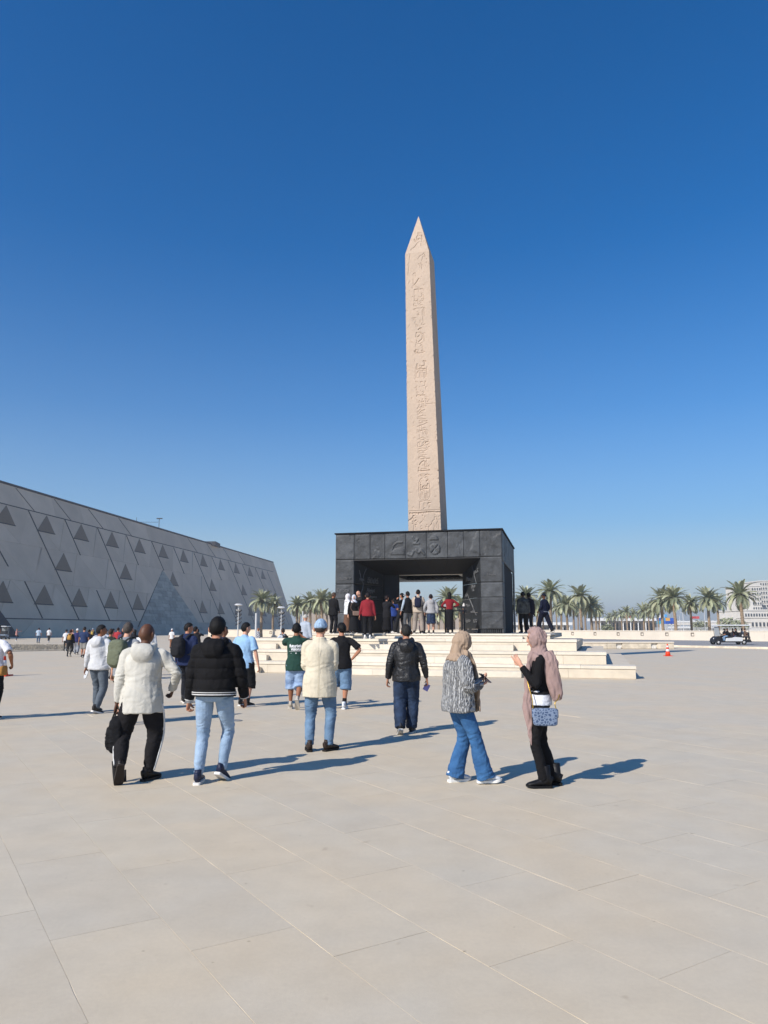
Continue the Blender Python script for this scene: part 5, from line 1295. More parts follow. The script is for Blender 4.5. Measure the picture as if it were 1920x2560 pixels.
def phone(pi, i, label, off=(0, .03, .06), col='#101014', rot=(0, 0, 0)):
    w = pi['wr'][i]; M = Matrix.Translation(Vector(w)+Vector(off)) @ Matrix.Rotation(R(rot[2]), 4, 'Z') @ Matrix.Rotation(R(rot[0]), 4, 'X') @ Matrix.Rotation(R(rot[1]), 4, 'Y')
    S_ = Sol(); m = MB().box(-.037, .037, -.0045, .0045, -.077, .077, M, .003); S_.add(m.v, m.f)
    o, Mw, c = at_person(pi, 'phone', S_, mat('phone_'+col.strip('#'), h(col), .25, .05), label, 'phone', False)
    q = Sol(); m = MB().box(-.034, .034, .0047, .0056, -.073, .073, M); q.add(m.v, m.f); child_world(o, c, 'screen', q, mat('phone screen', (.02, .02, .03), .12, .05), False)
    q = Sol()
    for a, b_ in ((-.02, .055), (-.02, .035)): m = MB().box(a-.008, a+.008, -.0065, -.0047, b_-.008, b_+.008, M); q.add(m.v, m.f)
    child_world(o, c, 'camera_lens', q, mat('lens', (.01, .01, .01), .1, .05), False)
    return o
def handbag(pi, c, size, col, label, strap=None, metal='#c9a24a', m_=None, rz=0):
    S_ = Sol(); s = pi['s']; S_.ell(c, size, .32, Matrix.Rotation(R(rz), 3, 'Z'), 28, 18)
    o, M, cc = at_person(pi, 'handbag', S_, m_ or cloth(col, .3), label, 'handbag', True)
    f = Sol(); f.ell((c[0], c[1], c[2]+size[2]*.45), (size[0]*1.03, size[1]*1.08, size[2]*.62), .32, Matrix.Rotation(R(rz), 3, 'Z'), 28, 14); child_world(o, cc, 'flap', f, m_ or cloth(col, .3))
    if strap:
        q = Sol(); K = catmull(strap, 5); q.tube(K, [.0055]*len(K), 6); child_world(o, cc, 'chain_strap', q, mat('gold_'+metal.strip('#'), h(metal), .35, .1, metal=.9 if metal == '#c9a24a' else 0))
    return o
# ================================================================ the people of the photograph
# --- near group
p = person('bald man in a cream hooded coat walking away with a black bag in hand', 345, 1952, yaw=6, ht=1.74, bw=1.10, lean=3, L=(-.15, -.24, .10, 62), Rf=(.10, .02, 0), fy=(22, -32), hip=.925,
           wr=((-.275, .03, -.10), (.30, .17, .05)), pole=(None, (1, -.9, 0)), curl=(.95, .6), head=(-28, -2, 0), skin='dark', hair='fringe', hairc='#1a1412', hairt=.004, top='jacket', topc='#cbc6b8', hem=-.20, bot='track', botc='#1c1a1c', shoec='#17120f', solec='#2a231e', extra={'hood': 1}, belly=.6)
S_ = Sol()
for i, sd in ((1, 1),):
    hj, kn, an = p['hj'][i], p['kn'][i], p['an'][i]
    pts = catmull([hj+np.array([.122, -.02, -.08]), (hj+kn)/2+np.array([.122, -.012, 0]), kn+np.array([.098, -.01, 0]), (kn+an)/2+np.array([.083, -.018, 0]), an+np.array([.062, -.01, .03])], 6)
    S_.tube(pts, [(.010, .024)]*len(pts), 8, (1, 0, 0))
mesh_obj('side_stripe', S_.v, S_.f, cloth('#d8d6d0', .2), p['root'], True)
S_ = Sol(); hj, kn, an = p['hj'][0], p['kn'][0], p['an'][0]
pts = catmull([kn+np.array([-.080, -.01, 0]), (kn+an)/2+np.array([-.076, -.012, 0]), an+np.array([-.05, -.01, .03])], 6); S_.tube(pts, [(.009, .02)]*len(pts), 8, (1, 0, 0)); mesh_obj('side_stripe', S_.v, S_.f, cloth('#d8d6d0', .2), p['root'], True)
w = p['wr'][0]; S_ = Sol(); S_.ell(w+np.array([.02, .0, -.34]), (.075, .12, .19), .5, None, 24, 16); S_.ell(w+np.array([-.05, -.02, -.37]), (.035, .09, .12), .6)
o, M, c = at_person(p, 'backpack', S_, cloth('#17171a', .4), 'black backpack hanging from the hand of the man in the cream coat', 'backpack', True, .009, .01)
q = Sol(); q.tube(catmull([w+np.array([-.03, -.05, -.17]), w+np.array([-.01, -.03, -.10]), w+np.array([-.01, .03, -.10]), w+np.array([-.03, .05, -.17])], 4), .008, 6); child_world(o, c, 'handle', q, cloth('#101012'))
q = Sol(); q.tube(catmull([w+np.array([.04, -.10, -.30]), w+np.array([.09, -.13, -.55]), w+np.array([.06, -.12, -.82]), w+np.array([.02, -.10, -.6])], 5), [(.018, .004)]*16, 6, (1, 0, 0)); q.tube(catmull([w+np.array([.04, .06, -.35]), w+np.array([.12, -.05, -.80]), w+np.array([.16, -.1, -.98]), w+np.array([.13, -.05, -.7])], 5), [(.018, .004)]*16, 6, (1, 0, 0)); child_world(o, c, 'strap', q, cloth('#2b2a2a'))

p = person('man in a black puffer jacket and pale blue jeans walking away', 528, 1958, yaw=-3, ht=1.80, bw=1.13, lean=2, L=(-.13, -.03, 0, 0), Rf=(.075, .13, .035, 28), fy=(6, -12), hip=.93,
           wr=((-.285, .06, -.10), (.29, .14, -.06)), curl=.9, head=(-6, 0, 0), skin='tan', hair='full', hairc='#0d0b0b', hairt=.014, top='puffer', topc='#121113', hem=-.03, bot='slim', botc='#7f9fc2', shoec='#23283f', solec='#dcd9d4', extra={'hood': 1}, slack=1.3, botmat=mat('pale denim', h('#7d96b0'), .9, .10, 5, .3, 60, col2=h('#96aabf')))
def band(p, q, rx, ry, hgt, col, name='hem_band'):
    S_ = Sol(); s = p['s']; T = p['T']; S_.tube([T(0, 0, q), T(0, 0, q+hgt)], [(rx*s, ry*s)]*2, 32); return mesh_obj(name, S_.v, S_.f, cloth(col, .2), p['root'], True)
b0 = p['bw']
band(p, -.045, .205*b0, .160*b0, .018, '#121113'); band(p, -.030, .2075*b0, .1625*b0, .011, '#d8d6d2'); band(p, -.021, .206*b0, .161*b0, .012, '#121113'); band(p, -.008, .2085*b0, .1635*b0, .009, '#c8c6c2')
for i in (0, 1):
    d_ = p['wr'][i]-p['el'][i]; d_ /= np.linalg.norm(d_); a = p['wr'][i]
    for t0, t1, col in ((-.045, -.03, '#d8d6d2'), (-.028, -.012, '#111113'), (-.010, .0, '#d8d6d2')):
        S_ = Sol(); S_.tube([a+d_*t0, a+d_*t1], [.050]*2, 16); mesh_obj('cuff_band', S_.v, S_.f, cloth(col, .2), p['root'], True)
S_ = Sol(); a = p['wr'][0]; d_ = p['wr'][0]-p['el'][0]; d_ /= np.linalg.norm(d_); S_.tube([a+d_*.006, a+d_*.03], [.034]*2, 14); S_.ell(a+d_*.018+np.array([-.03, 0, 0]), (.010, .02, .02)); mesh_obj('watch', S_.v, S_.f, mat('watch steel', (.4, .4, .4), .3, .1, metal=.8), p['root'])

p = person('man in a white hooded jacket and grey jeans turning his head right', 240, 1782, yaw=-14, ht=1.75, bw=1.08, L=(-.07, .10, 0), Rf=(.10, -.14, .02, 16), fy=(4, -14), hip=.93, wr=((-.34, .08, -.07), (.27, .05, -.08)), curl=.5, head=(-50, 2, 0), skin='brown', hair='short', hairc='#15110f', hairt=.008, top='jacket', topc='#cfcfcf', hem=-.10, bot='jeans', botc='#5c6670', shoec='#2a2624', solec='#d8d4cd', extra={'hood': 1})
w = p['wr'][0]; m = MB(); m.box(-.03, .03, -.008, .008, -.07, .07, Matrix.Translation(Vector(w)+Vector((.01, .0, -.13))) @ Matrix.Rotation(.4, 4, 'Y'), .004); S_ = Sol(); S_.add(m.v, m.f)
o, M, c = at_person(p, 'water_bottle', S_, mat('clear plastic', (.6, .62, .63), .2, .1), 'small clear plastic bottle in the hand of the man in white', 'bottle', False); q = Sol(); m = MB().box(-.012, .012, -.01, .01, -.085, -.07, Matrix.Translation(Vector(w)+Vector((.01, .0, -.13))) @ Matrix.Rotation(.4, 4, 'Y')); q.add(m.v, m.f); child_world(o, c, 'bottle_cap', q, mat('phone_#e8e8e8', (.7, .7, .7), .5, .05), False)

p = person('older man in a grey t-shirt and khaki shorts with a green backpack', 306, 1812, yaw=-16, ht=1.78, bw=1.10, L=(-.10, .05, 0), Rf=(.10, -.10, .0, 4), wr=((-.30, .06, -.10), (.30, .06, -.07)), curl=.8, head=(10, -3, 0), skin='light', hair='full', hairc='#4c443e', hairt=.010, top='tshirt', topc='#8d9197', hem=-.13, bot='shorts', botc='#8c8265', shoec='#dcdad5')
backpack(p, '#6b7058', 'sage green hiking backpack on the man in the grey t-shirt', .02, .49, .155, .105, '#2a2c28')
o, M, c = at_person(p, 'phone', (lambda S: (S.add(*(lambda m: (m.v, m.f))(MB().box(-.03, .03, -.006, .006, -.06, .06, Matrix.Translation(Vector(p['wr'][0])+Vector((.02, .05, -.10))), .003))), S)[1])(Sol()), mat('phone_#101014', h('#101014'), .3, .05), 'dark phone in the hand of the man in the grey t-shirt', 'phone', False)
p = person('man in a navy shirt with a black backpack on one shoulder', 462, 1756, yaw=-24, ht=1.80, bw=1.12, head=(-42, -2, 0), skin='tan', hair='short', hairc='#15110f', hairt=.010, top='shirt', topc='#1b2a52', hem=-.14, bot='jeans', botc='#20222a', L=(-.10, .10, 0), Rf=(.1, -.08, 0))
backpack(p, '#222226', 'black backpack worn by the man in the navy shirt', .03, .47, .15, .10, side=-.05)
p = person('man in a light blue t-shirt and black shorts standing still', 608, 1766, yaw=-18, ht=1.80, bw=1.06, L=(-.13, .13, .0, 0), Rf=(.12, -.05, 0), fy=(10, -24), wr=((-.29, .05, -.08), (.31, .02, -.09)), head=(-38, 0, 0), skin='light', hair='full', hairc='#0e0c0c', hairt=.012, top='tshirt', topc='#8fbbe2', hem=-.16, bot='jorts', botc='#161618', shoec='#161616', solec='#e0ddd8', slack=1)
for i in (0, 1):
    S_ = Sol(); a = p['an'][i]; kk = p['kn'][i]; d_ = (kk-a)/np.linalg.norm(kk-a); S_.tube([a-d_*.02, a+d_*.10], [.046, .045], 14); mesh_obj('sock', S_.v, S_.f, cloth('#141416'), p['root'], True)
p = person('dark haired man half hidden behind the black puffer jacket', 553, 1750, yaw=-20, ht=1.72, head=(-45, 0, 0), skin='brown', hair='short', hairt=.014, top='tshirt', topc='#26344c', hem=-.12, bot='jeans', botc='#2a2c33')

p = person('young man in a dark green printed t-shirt raising a camera', 738, 1772, yaw=4, ht=1.78, bw=1.05, lean=1, L=(-.10, .10, 0), Rf=(.05, -.22, .10, 55), fy=(4, -6), hip=.93,
           wr=((-.04, .36, .50), (.13, .36, .50)), pole=((-1, .2, -.6), (1, .2, -.6)), curl=.7, head=(-8, 3, 0), skin='brown', hair='full', hairc='#0e0c0b', hairt=.016, top='tshirt', topc='#21463b', hem=-.17, bot='jorts', botc='#6d93c4', shoec='#a79f92', solec='#b7b0a4', slack=1.3, botmat=mat('washed denim', h('#5f7ba6'), .9, .25, 5, .3, 60, col2=h('#94a8c0')))
m = MB(); c0 = Vector((p['wr'][0]+p['wr'][1])/2)+Vector((.0, .06, .07)); m.box(-.065, .065, -.03, .03, -.045, .045, Matrix.Translation(c0), .01); S_ = Sol(); S_.add(m.v, m.f); S_.tube([c0+Vector((0, .02, 0)), c0+Vector((0, .11, 0))], [.035, .038], 14)
o, M, c = at_person(p, 'camera', S_, mat('camera black', (.015, .015, .016), .4, .1), 'black camera held up by the man in the green t-shirt', 'camera', False)
q = Sol(); m = MB().box(-.02, .02, -.02, .02, .045, .065, Matrix.Translation(c0), .004); q.add(m.v, m.f); child_world(o, c, 'viewfinder', q, mat('camera black', (.015, .015, .016)), False)
# print on the back, laid onto the cloth
bvh = BVHTree.FromPolygons([v.co.copy() for v in p['top'].data.vertices], [tuple(q.vertices) for q in p['top'].data.polygons])
def print_back(p, rows):
    for s_, size, q_, sx in rows:
        cu = bpy.data.curves.new('t', 'FONT'); cu.body = s_; cu.size = size; cu.align_x = 'CENTER'; cu.align_y = 'CENTER'; cu.offset = .004*size/.1; cu.resolution_u = 2
        t = bpy.data.objects.new('t', cu); C.objects.link(t); dg = bpy.context.evaluated_depsgraph_get(); me = bpy.data.meshes.new_from_object(t.evaluated_get(dg)); bpy.data.objects.remove(t)
        zc = p['T'](0, 0, q_)[2]
        for v_ in me.vertices:
            x, z_ = v_.co.x*sx, zc+v_.co.y; hit = bvh.ray_cast(Vector((x, -2, z_)), Vector((0, 1, 0))); y = hit[0].y-.003 if hit[0] else -.15; v_.co = (x, y, z_)
        me.materials.clear(); me.materials.append(mat('print white', (.75, .75, .75), .8, .03)); t = bpy.data.objects.new('lettering', me); C.objects.link(t); t.parent = p['root']
print_back(p, (('futuristic', .088, .325, .86), ('visions', .088, .262, .86), ('_______________', .034, .232, 1.1), ('-      o      -', .05, .185, .95)))

p = person('man in a cream blazer, blue jeans and light blue cap seen from behind', 797, 1878, yaw=0, ht=1.80, bw=1.07, L=(-.125, 0, 0), Rf=(.125, .03, 0), fy=(10, -38), wr=((-.12, .27, .17), (.12, .27, .17)), pole=((-.3, -1, -.9), (.3, -1, -.9)), curl=.8, head=(-10, -2, 0), skin='light', hair='cap', hairc='#94abc2', top='blazer', topc='#dccfb2', hem=-.235, bot='jeans', botc='#5f86ad', shoec='#332822', solec='#1c1714', slack=1.2, botmat=mat('mid denim', h('#4f6a86'), .9, .2, 5, .3, 60, col2=h('#68829c')))
v_, f_ = head_verts(p['s'], (.006, 'short'), 40, 30); S_ = Sol(); S_.add(v_ @ p['RH'].T+p['hc'], f_); mesh_obj('hair', S_.v, S_.f, mat('hair_3a2f28', h('#3a2f28'), .7, .3, 40), p['root'], True)
S_ = Sol(); c = p['hc']+p['RH'] @ np.array([0, -.085, -.012]); A = np.linspace(-.9, .9, 9); S_.tube([p['hc']+p['RH'] @ np.array([.082*math.sin(a), -.098*math.cos(a), .006]) for a in A], [.009]*9, 6); mesh_obj('cap_strap', S_.v, S_.f, cloth('#7fa8cd'), p['root'], True)
S_ = Sol(); S_.tube(catmull([p['T'](0, -.167*1.0, .40), p['T'](0, -.150, .2), p['T'](0, -.163, .0), p['T'](0, -.168, -.20)], 5), [.0022]*16, 5); mesh_obj('back_seam', S_.v, S_.f, cloth('#cbbf9f'), p['root'], True)

p = person('young man in a black t-shirt and long denim shorts, hand on hip', 853, 1772, yaw=4, ht=1.78, bw=1.04, L=(-.15, .16, .04, 40), Rf=(.06, -.02, 0), fy=(4, -14), wr=((-.24, .12, .02), (.215, -.01, .06)), pole=((-1, -1, 0), (1, -.35, -.1)), curl=.8, head=(24, 0, 0), skin='tan', hair='full', hairc='#0c0b0b', hairt=.020, top='tshirt', topc='#19181a', hem=-.13, bot='jorts', botc='#5f83a8', shoec='#cfd3d8', solec='#e6e3de', slack=1.1, botmat=mat('mid denim', (1, 1, 1)))
for i in (0, 1):
    S_ = Sol(); a = p['an'][i]; kk = p['kn'][i]; d_ = (kk-a)/np.linalg.norm(kk-a); S_.tube([a-d_*.02, a+d_*.13], [.046, .045], 14); mesh_obj('sock', S_.v, S_.f, cloth('#141416'), p['root'], True)

M_leather = mat('black leather', (.010, .010, .011), .46, .3, 12, .5, 26, spec=.4)
p = person('man in a black leather jacket and dark jeans walking away', 1017, 1834, yaw=-2, ht=1.74, bw=1.10, L=(-.10, -.14, .03, 30), Rf=(.075, .08, 0, 0), fy=(6, -10), hip=.93, wr=((-.30, .05, -.08), (.32, .07, -.07)), curl=(.6, .7), head=(14, -2, 0), skin='tan', hair='full', hairc='#262421', hairt=.010, top='jacket', topc='#111111', topmat=M_leather, hem=-.11, bot='baggy', botc='#1f2a40', shoec='#1a1a1d', solec='#b9b6b0', extra={'hood': 1}, belly=.4, botmat=mat('dark denim', h('#192232'), .9, .3, 6, .3, 60, col2=h('#283850')))
w = p['wr'][1]; m = MB(); m.box(-.045, .045, -.0015, .0015, -.055, .055, Matrix.Translation(Vector(w)+Vector((-.0, .05, -.15))) @ Matrix.Rotation(.5, 4, 'Y') @ Matrix.Rotation(.3, 4, 'Z'), .0004); S_ = Sol(); S_.add(m.v, m.f)
at_person(p, 'leaflet', S_, mat('leaflet', h('#8a84c0'), .6, .05), 'small lilac leaflet in the hand of the man in the leather jacket', 'leaflet', False)

# --- the two women
M_knit, n, l, b = new_mat('cable knit')
tc = n.new('ShaderNodeTexCoord'); mp = n.new('ShaderNodeMapping'); mp.inputs['Scale'].default_value = (1, 1, .36); l.new(tc.outputs['Object'], mp.inputs[0])
sp_ = n.new('ShaderNodeSeparateXYZ'); l.new(mp.outputs[0], sp_.inputs[0]); at_ = n.new('ShaderNodeMath'); at_.operation = 'ADD'; l.new(sp_.outputs['X'], at_.inputs[0]); l.new(sp_.outputs['Y'], at_.inputs[1])
cb = n.new('ShaderNodeCombineXYZ'); l.new(at_.outputs[0], cb.inputs['X']); l.new(sp_.outputs['Z'], cb.inputs['Z'])
wv = n.new('ShaderNodeTexWave'); wv.inputs['Scale'].default_value = 11; wv.inputs['Distortion'].default_value = 11; wv.inputs['Detail'].default_value = 2.5; wv.inputs['Detail Scale'].default_value = 2.2; wv.inputs['Detail Roughness'].default_value = .6; l.new(cb.outputs[0], wv.inputs['Vector'])
rp = n.new('ShaderNodeValToRGB'); rp.color_ramp.elements[0].position = .0; rp.color_ramp.elements[0].color = (.08, .083, .09, 1); rp.color_ramp.elements[1].position = .38; rp.color_ramp.elements[1].color = (.43, .43, .42, 1); l.new(wv.outputs['Fac'], rp.inputs[0]); l.new(rp.outputs[0], b.inputs['Base Color']); b.inputs['Roughness'].default_value = .95
bp = n.new('ShaderNodeBump'); bp.inputs['Strength'].default_value = .9; bp.inputs['Distance'].default_value = .02; l.new(wv.outputs['Fac'], bp.inputs['Height']); l.new(bp.outputs[0], b.inputs['Normal'])
def hijab(p, col, drapes, thick=.022, neck=True):
    S_ = Sol(); s = p['s']; T = p['T']; v_, f_ = head_verts(s, (thick, 'hijab'), 56, 44, seed=3); S_.add(v_ @ p['RH'].T+p['hc'], f_)
    hc, RH = p['hc'], p['RH']
    S_.loft([(*(hc+RH @ np.array([0, -.035*s, .0])), .070*s, .070*s), (*(hc+RH @ np.array([0, -.022*s, -.09*s])), .078*s, .082*s), (*T(0, .0, .52), .10*s, .095*s), (*T(0, .0, .47), .165*s, .125*s), (*T(0, -.005, .43), .17*s, .125*s)], 24, 4)
    if not drapes: pass
    for K, R_, ref in drapes:
        KK = catmull([list(T(*k))+list(r_) for k, r_ in zip(K, R_)], 6); S_.tube(KK[:, :3], [(a*s, b_*s) for a, b_ in KK[:, 3:5]], 16, ref)
    mt = mat('scarf_'+col.strip('#'), h(col), .85, .08, 7, .2, 40, spec=.15)
    o = finish('hijab', S_, mt, p['root'], max(.006, p['vx']*.8), .009, 9, (1.3, 1.3, .55), 6, 3, fn=lambda V, N: V+N*(.005*noise(V*np.array((1.2, 1.2, .5)), 22, 8))[:, None])
    return o
M_wash = mat('bright denim', h('#2b5583'), .9, .18, 5, .3, 60, col2=h('#3b658f'))
pw = person('woman in a grey cable knit sweater and beige headscarf looking at her phone', 1148, 1958, yaw=-72, ht=1.66, bw=1.0, lean=1, L=(-.10, .0, 0), Rf=(.12, .27, 0), fy=(4, -8), hip=.915,  wr=((-.05, .25, .22), (.10, .23, .18)), pole=((-.8, -.7, -.8), (.8, -.7, -.8)), palm=((.4, .1, .9), (-.4, .1, .9)), curl=.6, head=(10, -24, 0), skin='light', hair='none', face=True, top='sweater', topc='#999999', topmat=M_knit, hem=-.12, bot='wide', botc='#3d77b5', botmat=M_wash, shoec='#d6d8d9', solec='#e8e6e0', slack=1)
hijab(pw, '#a08a75', [([(.05, .10, .50), (.05, .17, .40), (.06, .20, .25), (.07, .21, .05), (.09, .21, -.12)], [(.05, .03), (.055, .022), (.05, .018), (.055, .018), (.06, .012)], (1, 0, 0)),
    ([(.10, .04, .52), (.0, .13, .49), (-.10, .05, .50)], [(.05, .04), (.05, .045), (.05, .04)], (0, 0, 1))])
phone(pw, 1, 'dark phone held by the woman in the knitted sweater', off=(-.08, .10, .06), col='#20204a', rot=(50, 0, 0))
pr = person('woman in a dusty pink headscarf, black top and black trousers gesturing', 1358, 1966, yaw=82, ht=1.68, bw=.92, lean=0, L=(-.085, .0, 0), Rf=(.085, -.12, 0), fy=(8, -6), hip=.93, wr=((-.12, .20, .36), (.05, .08, .0)), pole=((-.25, -.4, -1), (.4, -1, -.9)), palm=((.8, -.2, .4), (-.8, -.2, .4)), curl=(.35, .5), head=(4, -4, 0), skin='light', hair='none', face=True, top='fitted', topc='#141315', hem=.06, bot='slim', botc='#161517', shoec='#100f10', solec='#0c0c0c', boot=.09, point=True)
S_ = Sol(); T = pr['T']; s = pr['s']; S_.loft([(*T(0, .0, -.055), .172*s, .128*s), (*T(0, 0, .02), .160*s, .122*s), (*T(0, 0, .10), .138*s, .108*s)], 28, 3); finish('undershirt', S_, cloth('#dfe0e4', .3), pr['root'], .0075, .006, 8)
hijab(pr, '#98807a', [([(.03, -.09, .50), (.03, -.135, .40), (.02, -.16, .25), (.01, -.185, .10), (.02, -.19, .02)], [(.12, .05), (.14, .035), (.135, .03), (.13, .028), (.10, .02)], (1, 0, 0)),
    ([(-.09, .06, .50), (-.11, .125, .38), (-.10, .14, .15), (-.12, .15, -.10), (-.14, .14, -.30), (-.14, .12, -.48)], [(.035, .03), (.035, .02), (.035, .018), (.045, .016), (.030, .012), (.008, .006)], (0, 1, 0)),
    ([(-.08, -.07, .50), (-.12, -.11, .40), (-.12, -.13, .25), (-.11, -.16, .10), (-.10, -.18, .0)], [(.08, .05), (.085, .05), (.08, .045), (.07, .04), (.05, .02)], (0, 1, 0)),
    ([(.15, -.06, .46), (.17, -.08, .38), (.16, -.10, .28), (.13, -.15, .12)], [(.04, .03), (.05, .02), (.045, .02), (.04, .015)], (0, 1, 0))])
M_bag, n, l, b = new_mat('woven blue monogram')
tc = n.new('ShaderNodeTexCoord'); ck = n.new('ShaderNodeTexVoronoi'); ck.feature = 'DISTANCE_TO_EDGE'; ck.inputs['Scale'].default_value = 34; l.new(tc.outputs['Object'], ck.inputs['Vector']); rp = n.new('ShaderNodeValToRGB'); rp.color_ramp.elements[0].color = (.17, .22, .31, 1); rp.color_ramp.elements[1].color = (.03, .06, .13, 1); rp.color_ramp.elements[0].position = .08; rp.color_ramp.elements[1].position = .22; l.new(ck.outputs[0], rp.inputs[0]); l.new(rp.outputs[0], b.inputs['Base Color']); b.inputs['Roughness'].default_value = .7
cb_ = T(-.215, -.03, -.17); handbag(pr, cb_, (.045, .125, .085), '#4a6890', 'small blue patterned handbag on a chain at the side of the woman in black', [cb_+np.array([0, .12, .07]), T(-.20, .10, .02), T(-.13, .14, .20), T(.04, .12, .38), T(.10, .0, .51), T(.02, -.21, .30), T(-.15, -.19, .05), T(-.20, -.14, -.02), cb_+np.array([0, -.12, .07])], m_=M_bag)

# --- edge of frame, left
p = person('man in a white t-shirt with a waist bag, cut by the frame edge', -30, 1800, yaw=-8, ht=1.76, bw=1.1, wr=((-.29, .05, -.08), (.31, .10, .06)), pole=(None, (1, -.9, 0)), curl=.8, skin='brown', hair='short', top='tshirt', topc='#dcdbe0', hem=-.10, bot='jeans', botc='#17171a', shoec='#202020')
S_ = Sol(); S_.ell(p['T'](.20, .02, -.06), (.05, .09, .09), .5); o, M, c = at_person(p, 'waist_bag', S_, cloth('#b07a2a', .3), 'orange brown waist bag on the man at the frame edge', 'waist bag'); q = Sol(); A = np.linspace(0, 6.28, 25); q.tube([p['T'](.205*math.cos(a)*1.05, .16*math.sin(a), -.03) for a in A], [(.015, .004)]*25, 6, (0, 0, 1)); child_world(o, c, 'strap', q, cloth('#7a5520'))
person('man in a dark suit walking outside the frame to the left', xy=(-8.3, 13.0), yaw=-10, ht=1.8, bw=1.1, top='jacket', topc='#222228', bot='jeans', botc='#222228')

# --- left crowd
def far(label, u, v, yaw=0, **k):
    k.setdefault('group', 'visitors in the crowd before the museum'); return person(label, u, v, yaw=yaw, **k)
far('tiny far woman in a pink top and jeans pointing with one arm', 40, 1603, -70, ht=1.62, topc='#c98d85', top='shirt', bot='slim', botc='#2a3550', hair='none', skin='tan', wr=((-.3, .5, .45), None), pole=((0, 0, -1), None), shoec='#d8d5d0')
far('far man in a pale blue shirt and blue jeans near the small cart', 95, 1608, 8, topc='#a9bdd0', bot='jeans', botc='#46607f', shoec='#302c2a', bw=1.15)
far('far man in a white shirt and dark trousers with a crossbody strap', 121, 1606, 4, topc='#dededd', bot='jeans', botc='#262629', L=(-.08, .12, 0), Rf=(.08, -.15, .03, 20), shoec='#c8c5c0')
p = far('woman in black leggings and a dark jacket with an orange backpack', 173, 1642, 6, ht=1.60, top='jacket', topc='#1d2028', hem=-.05, bot='slim', botc='#1c1c1d', hair='bun', hairc='#3b1d18', hairt=.014, L=(-.12, .0, 0), Rf=(.10, -.16, .06, 35))
backpack(p, '#c08a2a', 'orange backpack on the woman in black leggings', .12, .44, .13, .07)
far('person in a purple blue top, grey trousers and a white cap', 190, 1636, 10, ht=1.66, topc='#2e2f66', bot='baggy', botc='#8b8f97', hair='cap', hairc='#d8d6d2', bw=1.05, L=(-.1, .12, 0), Rf=(.1, -.12, .03, 20))
far('broad man in a navy t-shirt and grey shorts with bare calves', 207, 1644, -4, ht=1.76, bw=1.18, topc='#22365f', bot='shorts', botc='#8d8a84', skin='tan', hair='short', hairc='#241a15', shoec='#3a322c', L=(-.10, .06, 0), Rf=(.10, -.12, .02, 18))
far('person in black beside the broad man in navy', 219, 1640, -10, ht=1.6, topc='#17171a', bot='jeans', botc='#2b3547')
far('woman in white behind the orange backpack', 163, 1628, 5, ht=1.6, topc='#dcd8d6', bot='slim', botc='#333', skin='light') if False else far('woman in white behind the orange backpack', 163, 1628, 5, ht=1.6, topc='#dcd8d6', bot='slim', botc='#333333')
far('woman in pink just behind the dark jacket woman', 178, 1630, 5, ht=1.62, topc='#cf9a94', bot='slim', botc='#333333', hair='none')
p = far('far person in a dark cap wearing a yellow backpack', 230, 1612, 4, ht=1.7, topc='#2a3a5a', bot='jeans', botc='#6a7078', hair='cap', hairc='#8c9aa8'); backpack(p, '#c7a32e', 'small yellow backpack on the person in a cap', .08, .42, .13, .08)
p = far('person with tousled hair in navy and white with a shoulder bag', 245, 1650, -6, ht=1.70, top='jacket', topc='#c9ccd3', bot='jeans', botc='#70757c', hair='full', hairc='#4a3a30', hairt=.02)
backpack(p, '#2a3550', 'navy backpack on the tousled haired person', .28, .50, .15, .06)
far('woman in a white jacket and dark cap ahead of the white hooded man', 258, 1668, -6, ht=1.66, top='jacket', topc='#c3c7cd', bot='jeans', botc='#3a3d46', hair='cap', hairc='#2b3145')
far('man in a dark green top between the white hoodie and the grey t-shirt', 270, 1700, -10, ht=1.66, topc='#2c362c', bot='jeans', botc='#4b4f55', hair='full', hairc='#3a2d24')
far('person in a purple scarf near the red tops', 302, 1646, 0, ht=1.6, top='jacket', topc='#4b3b5c', bot='jeans', botc='#26262a', hair='long', hairc='#2a2130')
far('woman in black with loose hair left of the pale shirt group', 333, 1660, 8, ht=1.62, top='jacket', topc='#1d1d20', bot='jeans', botc='#222226', hair='long', hairc='#1c1512')
far('person in a bright red top seen between two heads', 292, 1636, 4, ht=1.72, topc='#b3202a', bot='jeans', botc='#30323a', hair='bun', hairc='#2c1b16', hairt=.014)
far('far person in a red shirt next to the red top', 281, 1622, 4, ht=1.66, topc='#8e2a34', bot='jeans', botc='#30323a')
far('dark clothed person with grey hair ahead of the green backpack', 316, 1700, -8, ht=1.80, topc='#26262a', top='jacket', bot='jeans', botc='#26262a', hair='full', hairc='#3c3835', hairt=.02)
p = far('man in a white shirt with black straps left of the bald man', 348, 1690, 5, ht=1.62, bw=1.1, topc='#e2e1df', bot='jeans', botc='#30323a', hair='short', hairc='#5a4a40')
p = far('man in a white hoodie and grey cap with a sling bag', 372, 1668, 5, ht=1.70, bw=1.1, top='jacket', topc='#d6dae0', bot='jeans', botc='#5a5f66', hair='cap', hairc='#9a9a98', extra={'hood': 1})
far('person in a white shirt and orange trousers behind the bald man', 428, 1622, -10, ht=1.66, topc='#e0dedb', bot='jeans', botc='#a06a45', hair='cap', hairc='#d0ccc8')
far('man in black turned towards his neighbour beyond the navy shirt', 484, 1680, -30, ht=1.74, topc='#19181b', top='jacket', bot='jeans', botc='#202024', hair='full', hairc='#100e0d', hairt=.015)
p = far('person in black holding up a camera beyond the puffer jacket', 492, 1640, 0, ht=1.62, topc='#161517', top='jacket', bot='jeans', botc='#202024', hair='long', hairc='#100e0d', hairt=.02, wr=((-.1, .25, .50), (.1, .25, .50)), pole=((-1, 0, -.5), (1, 0, -.5)))
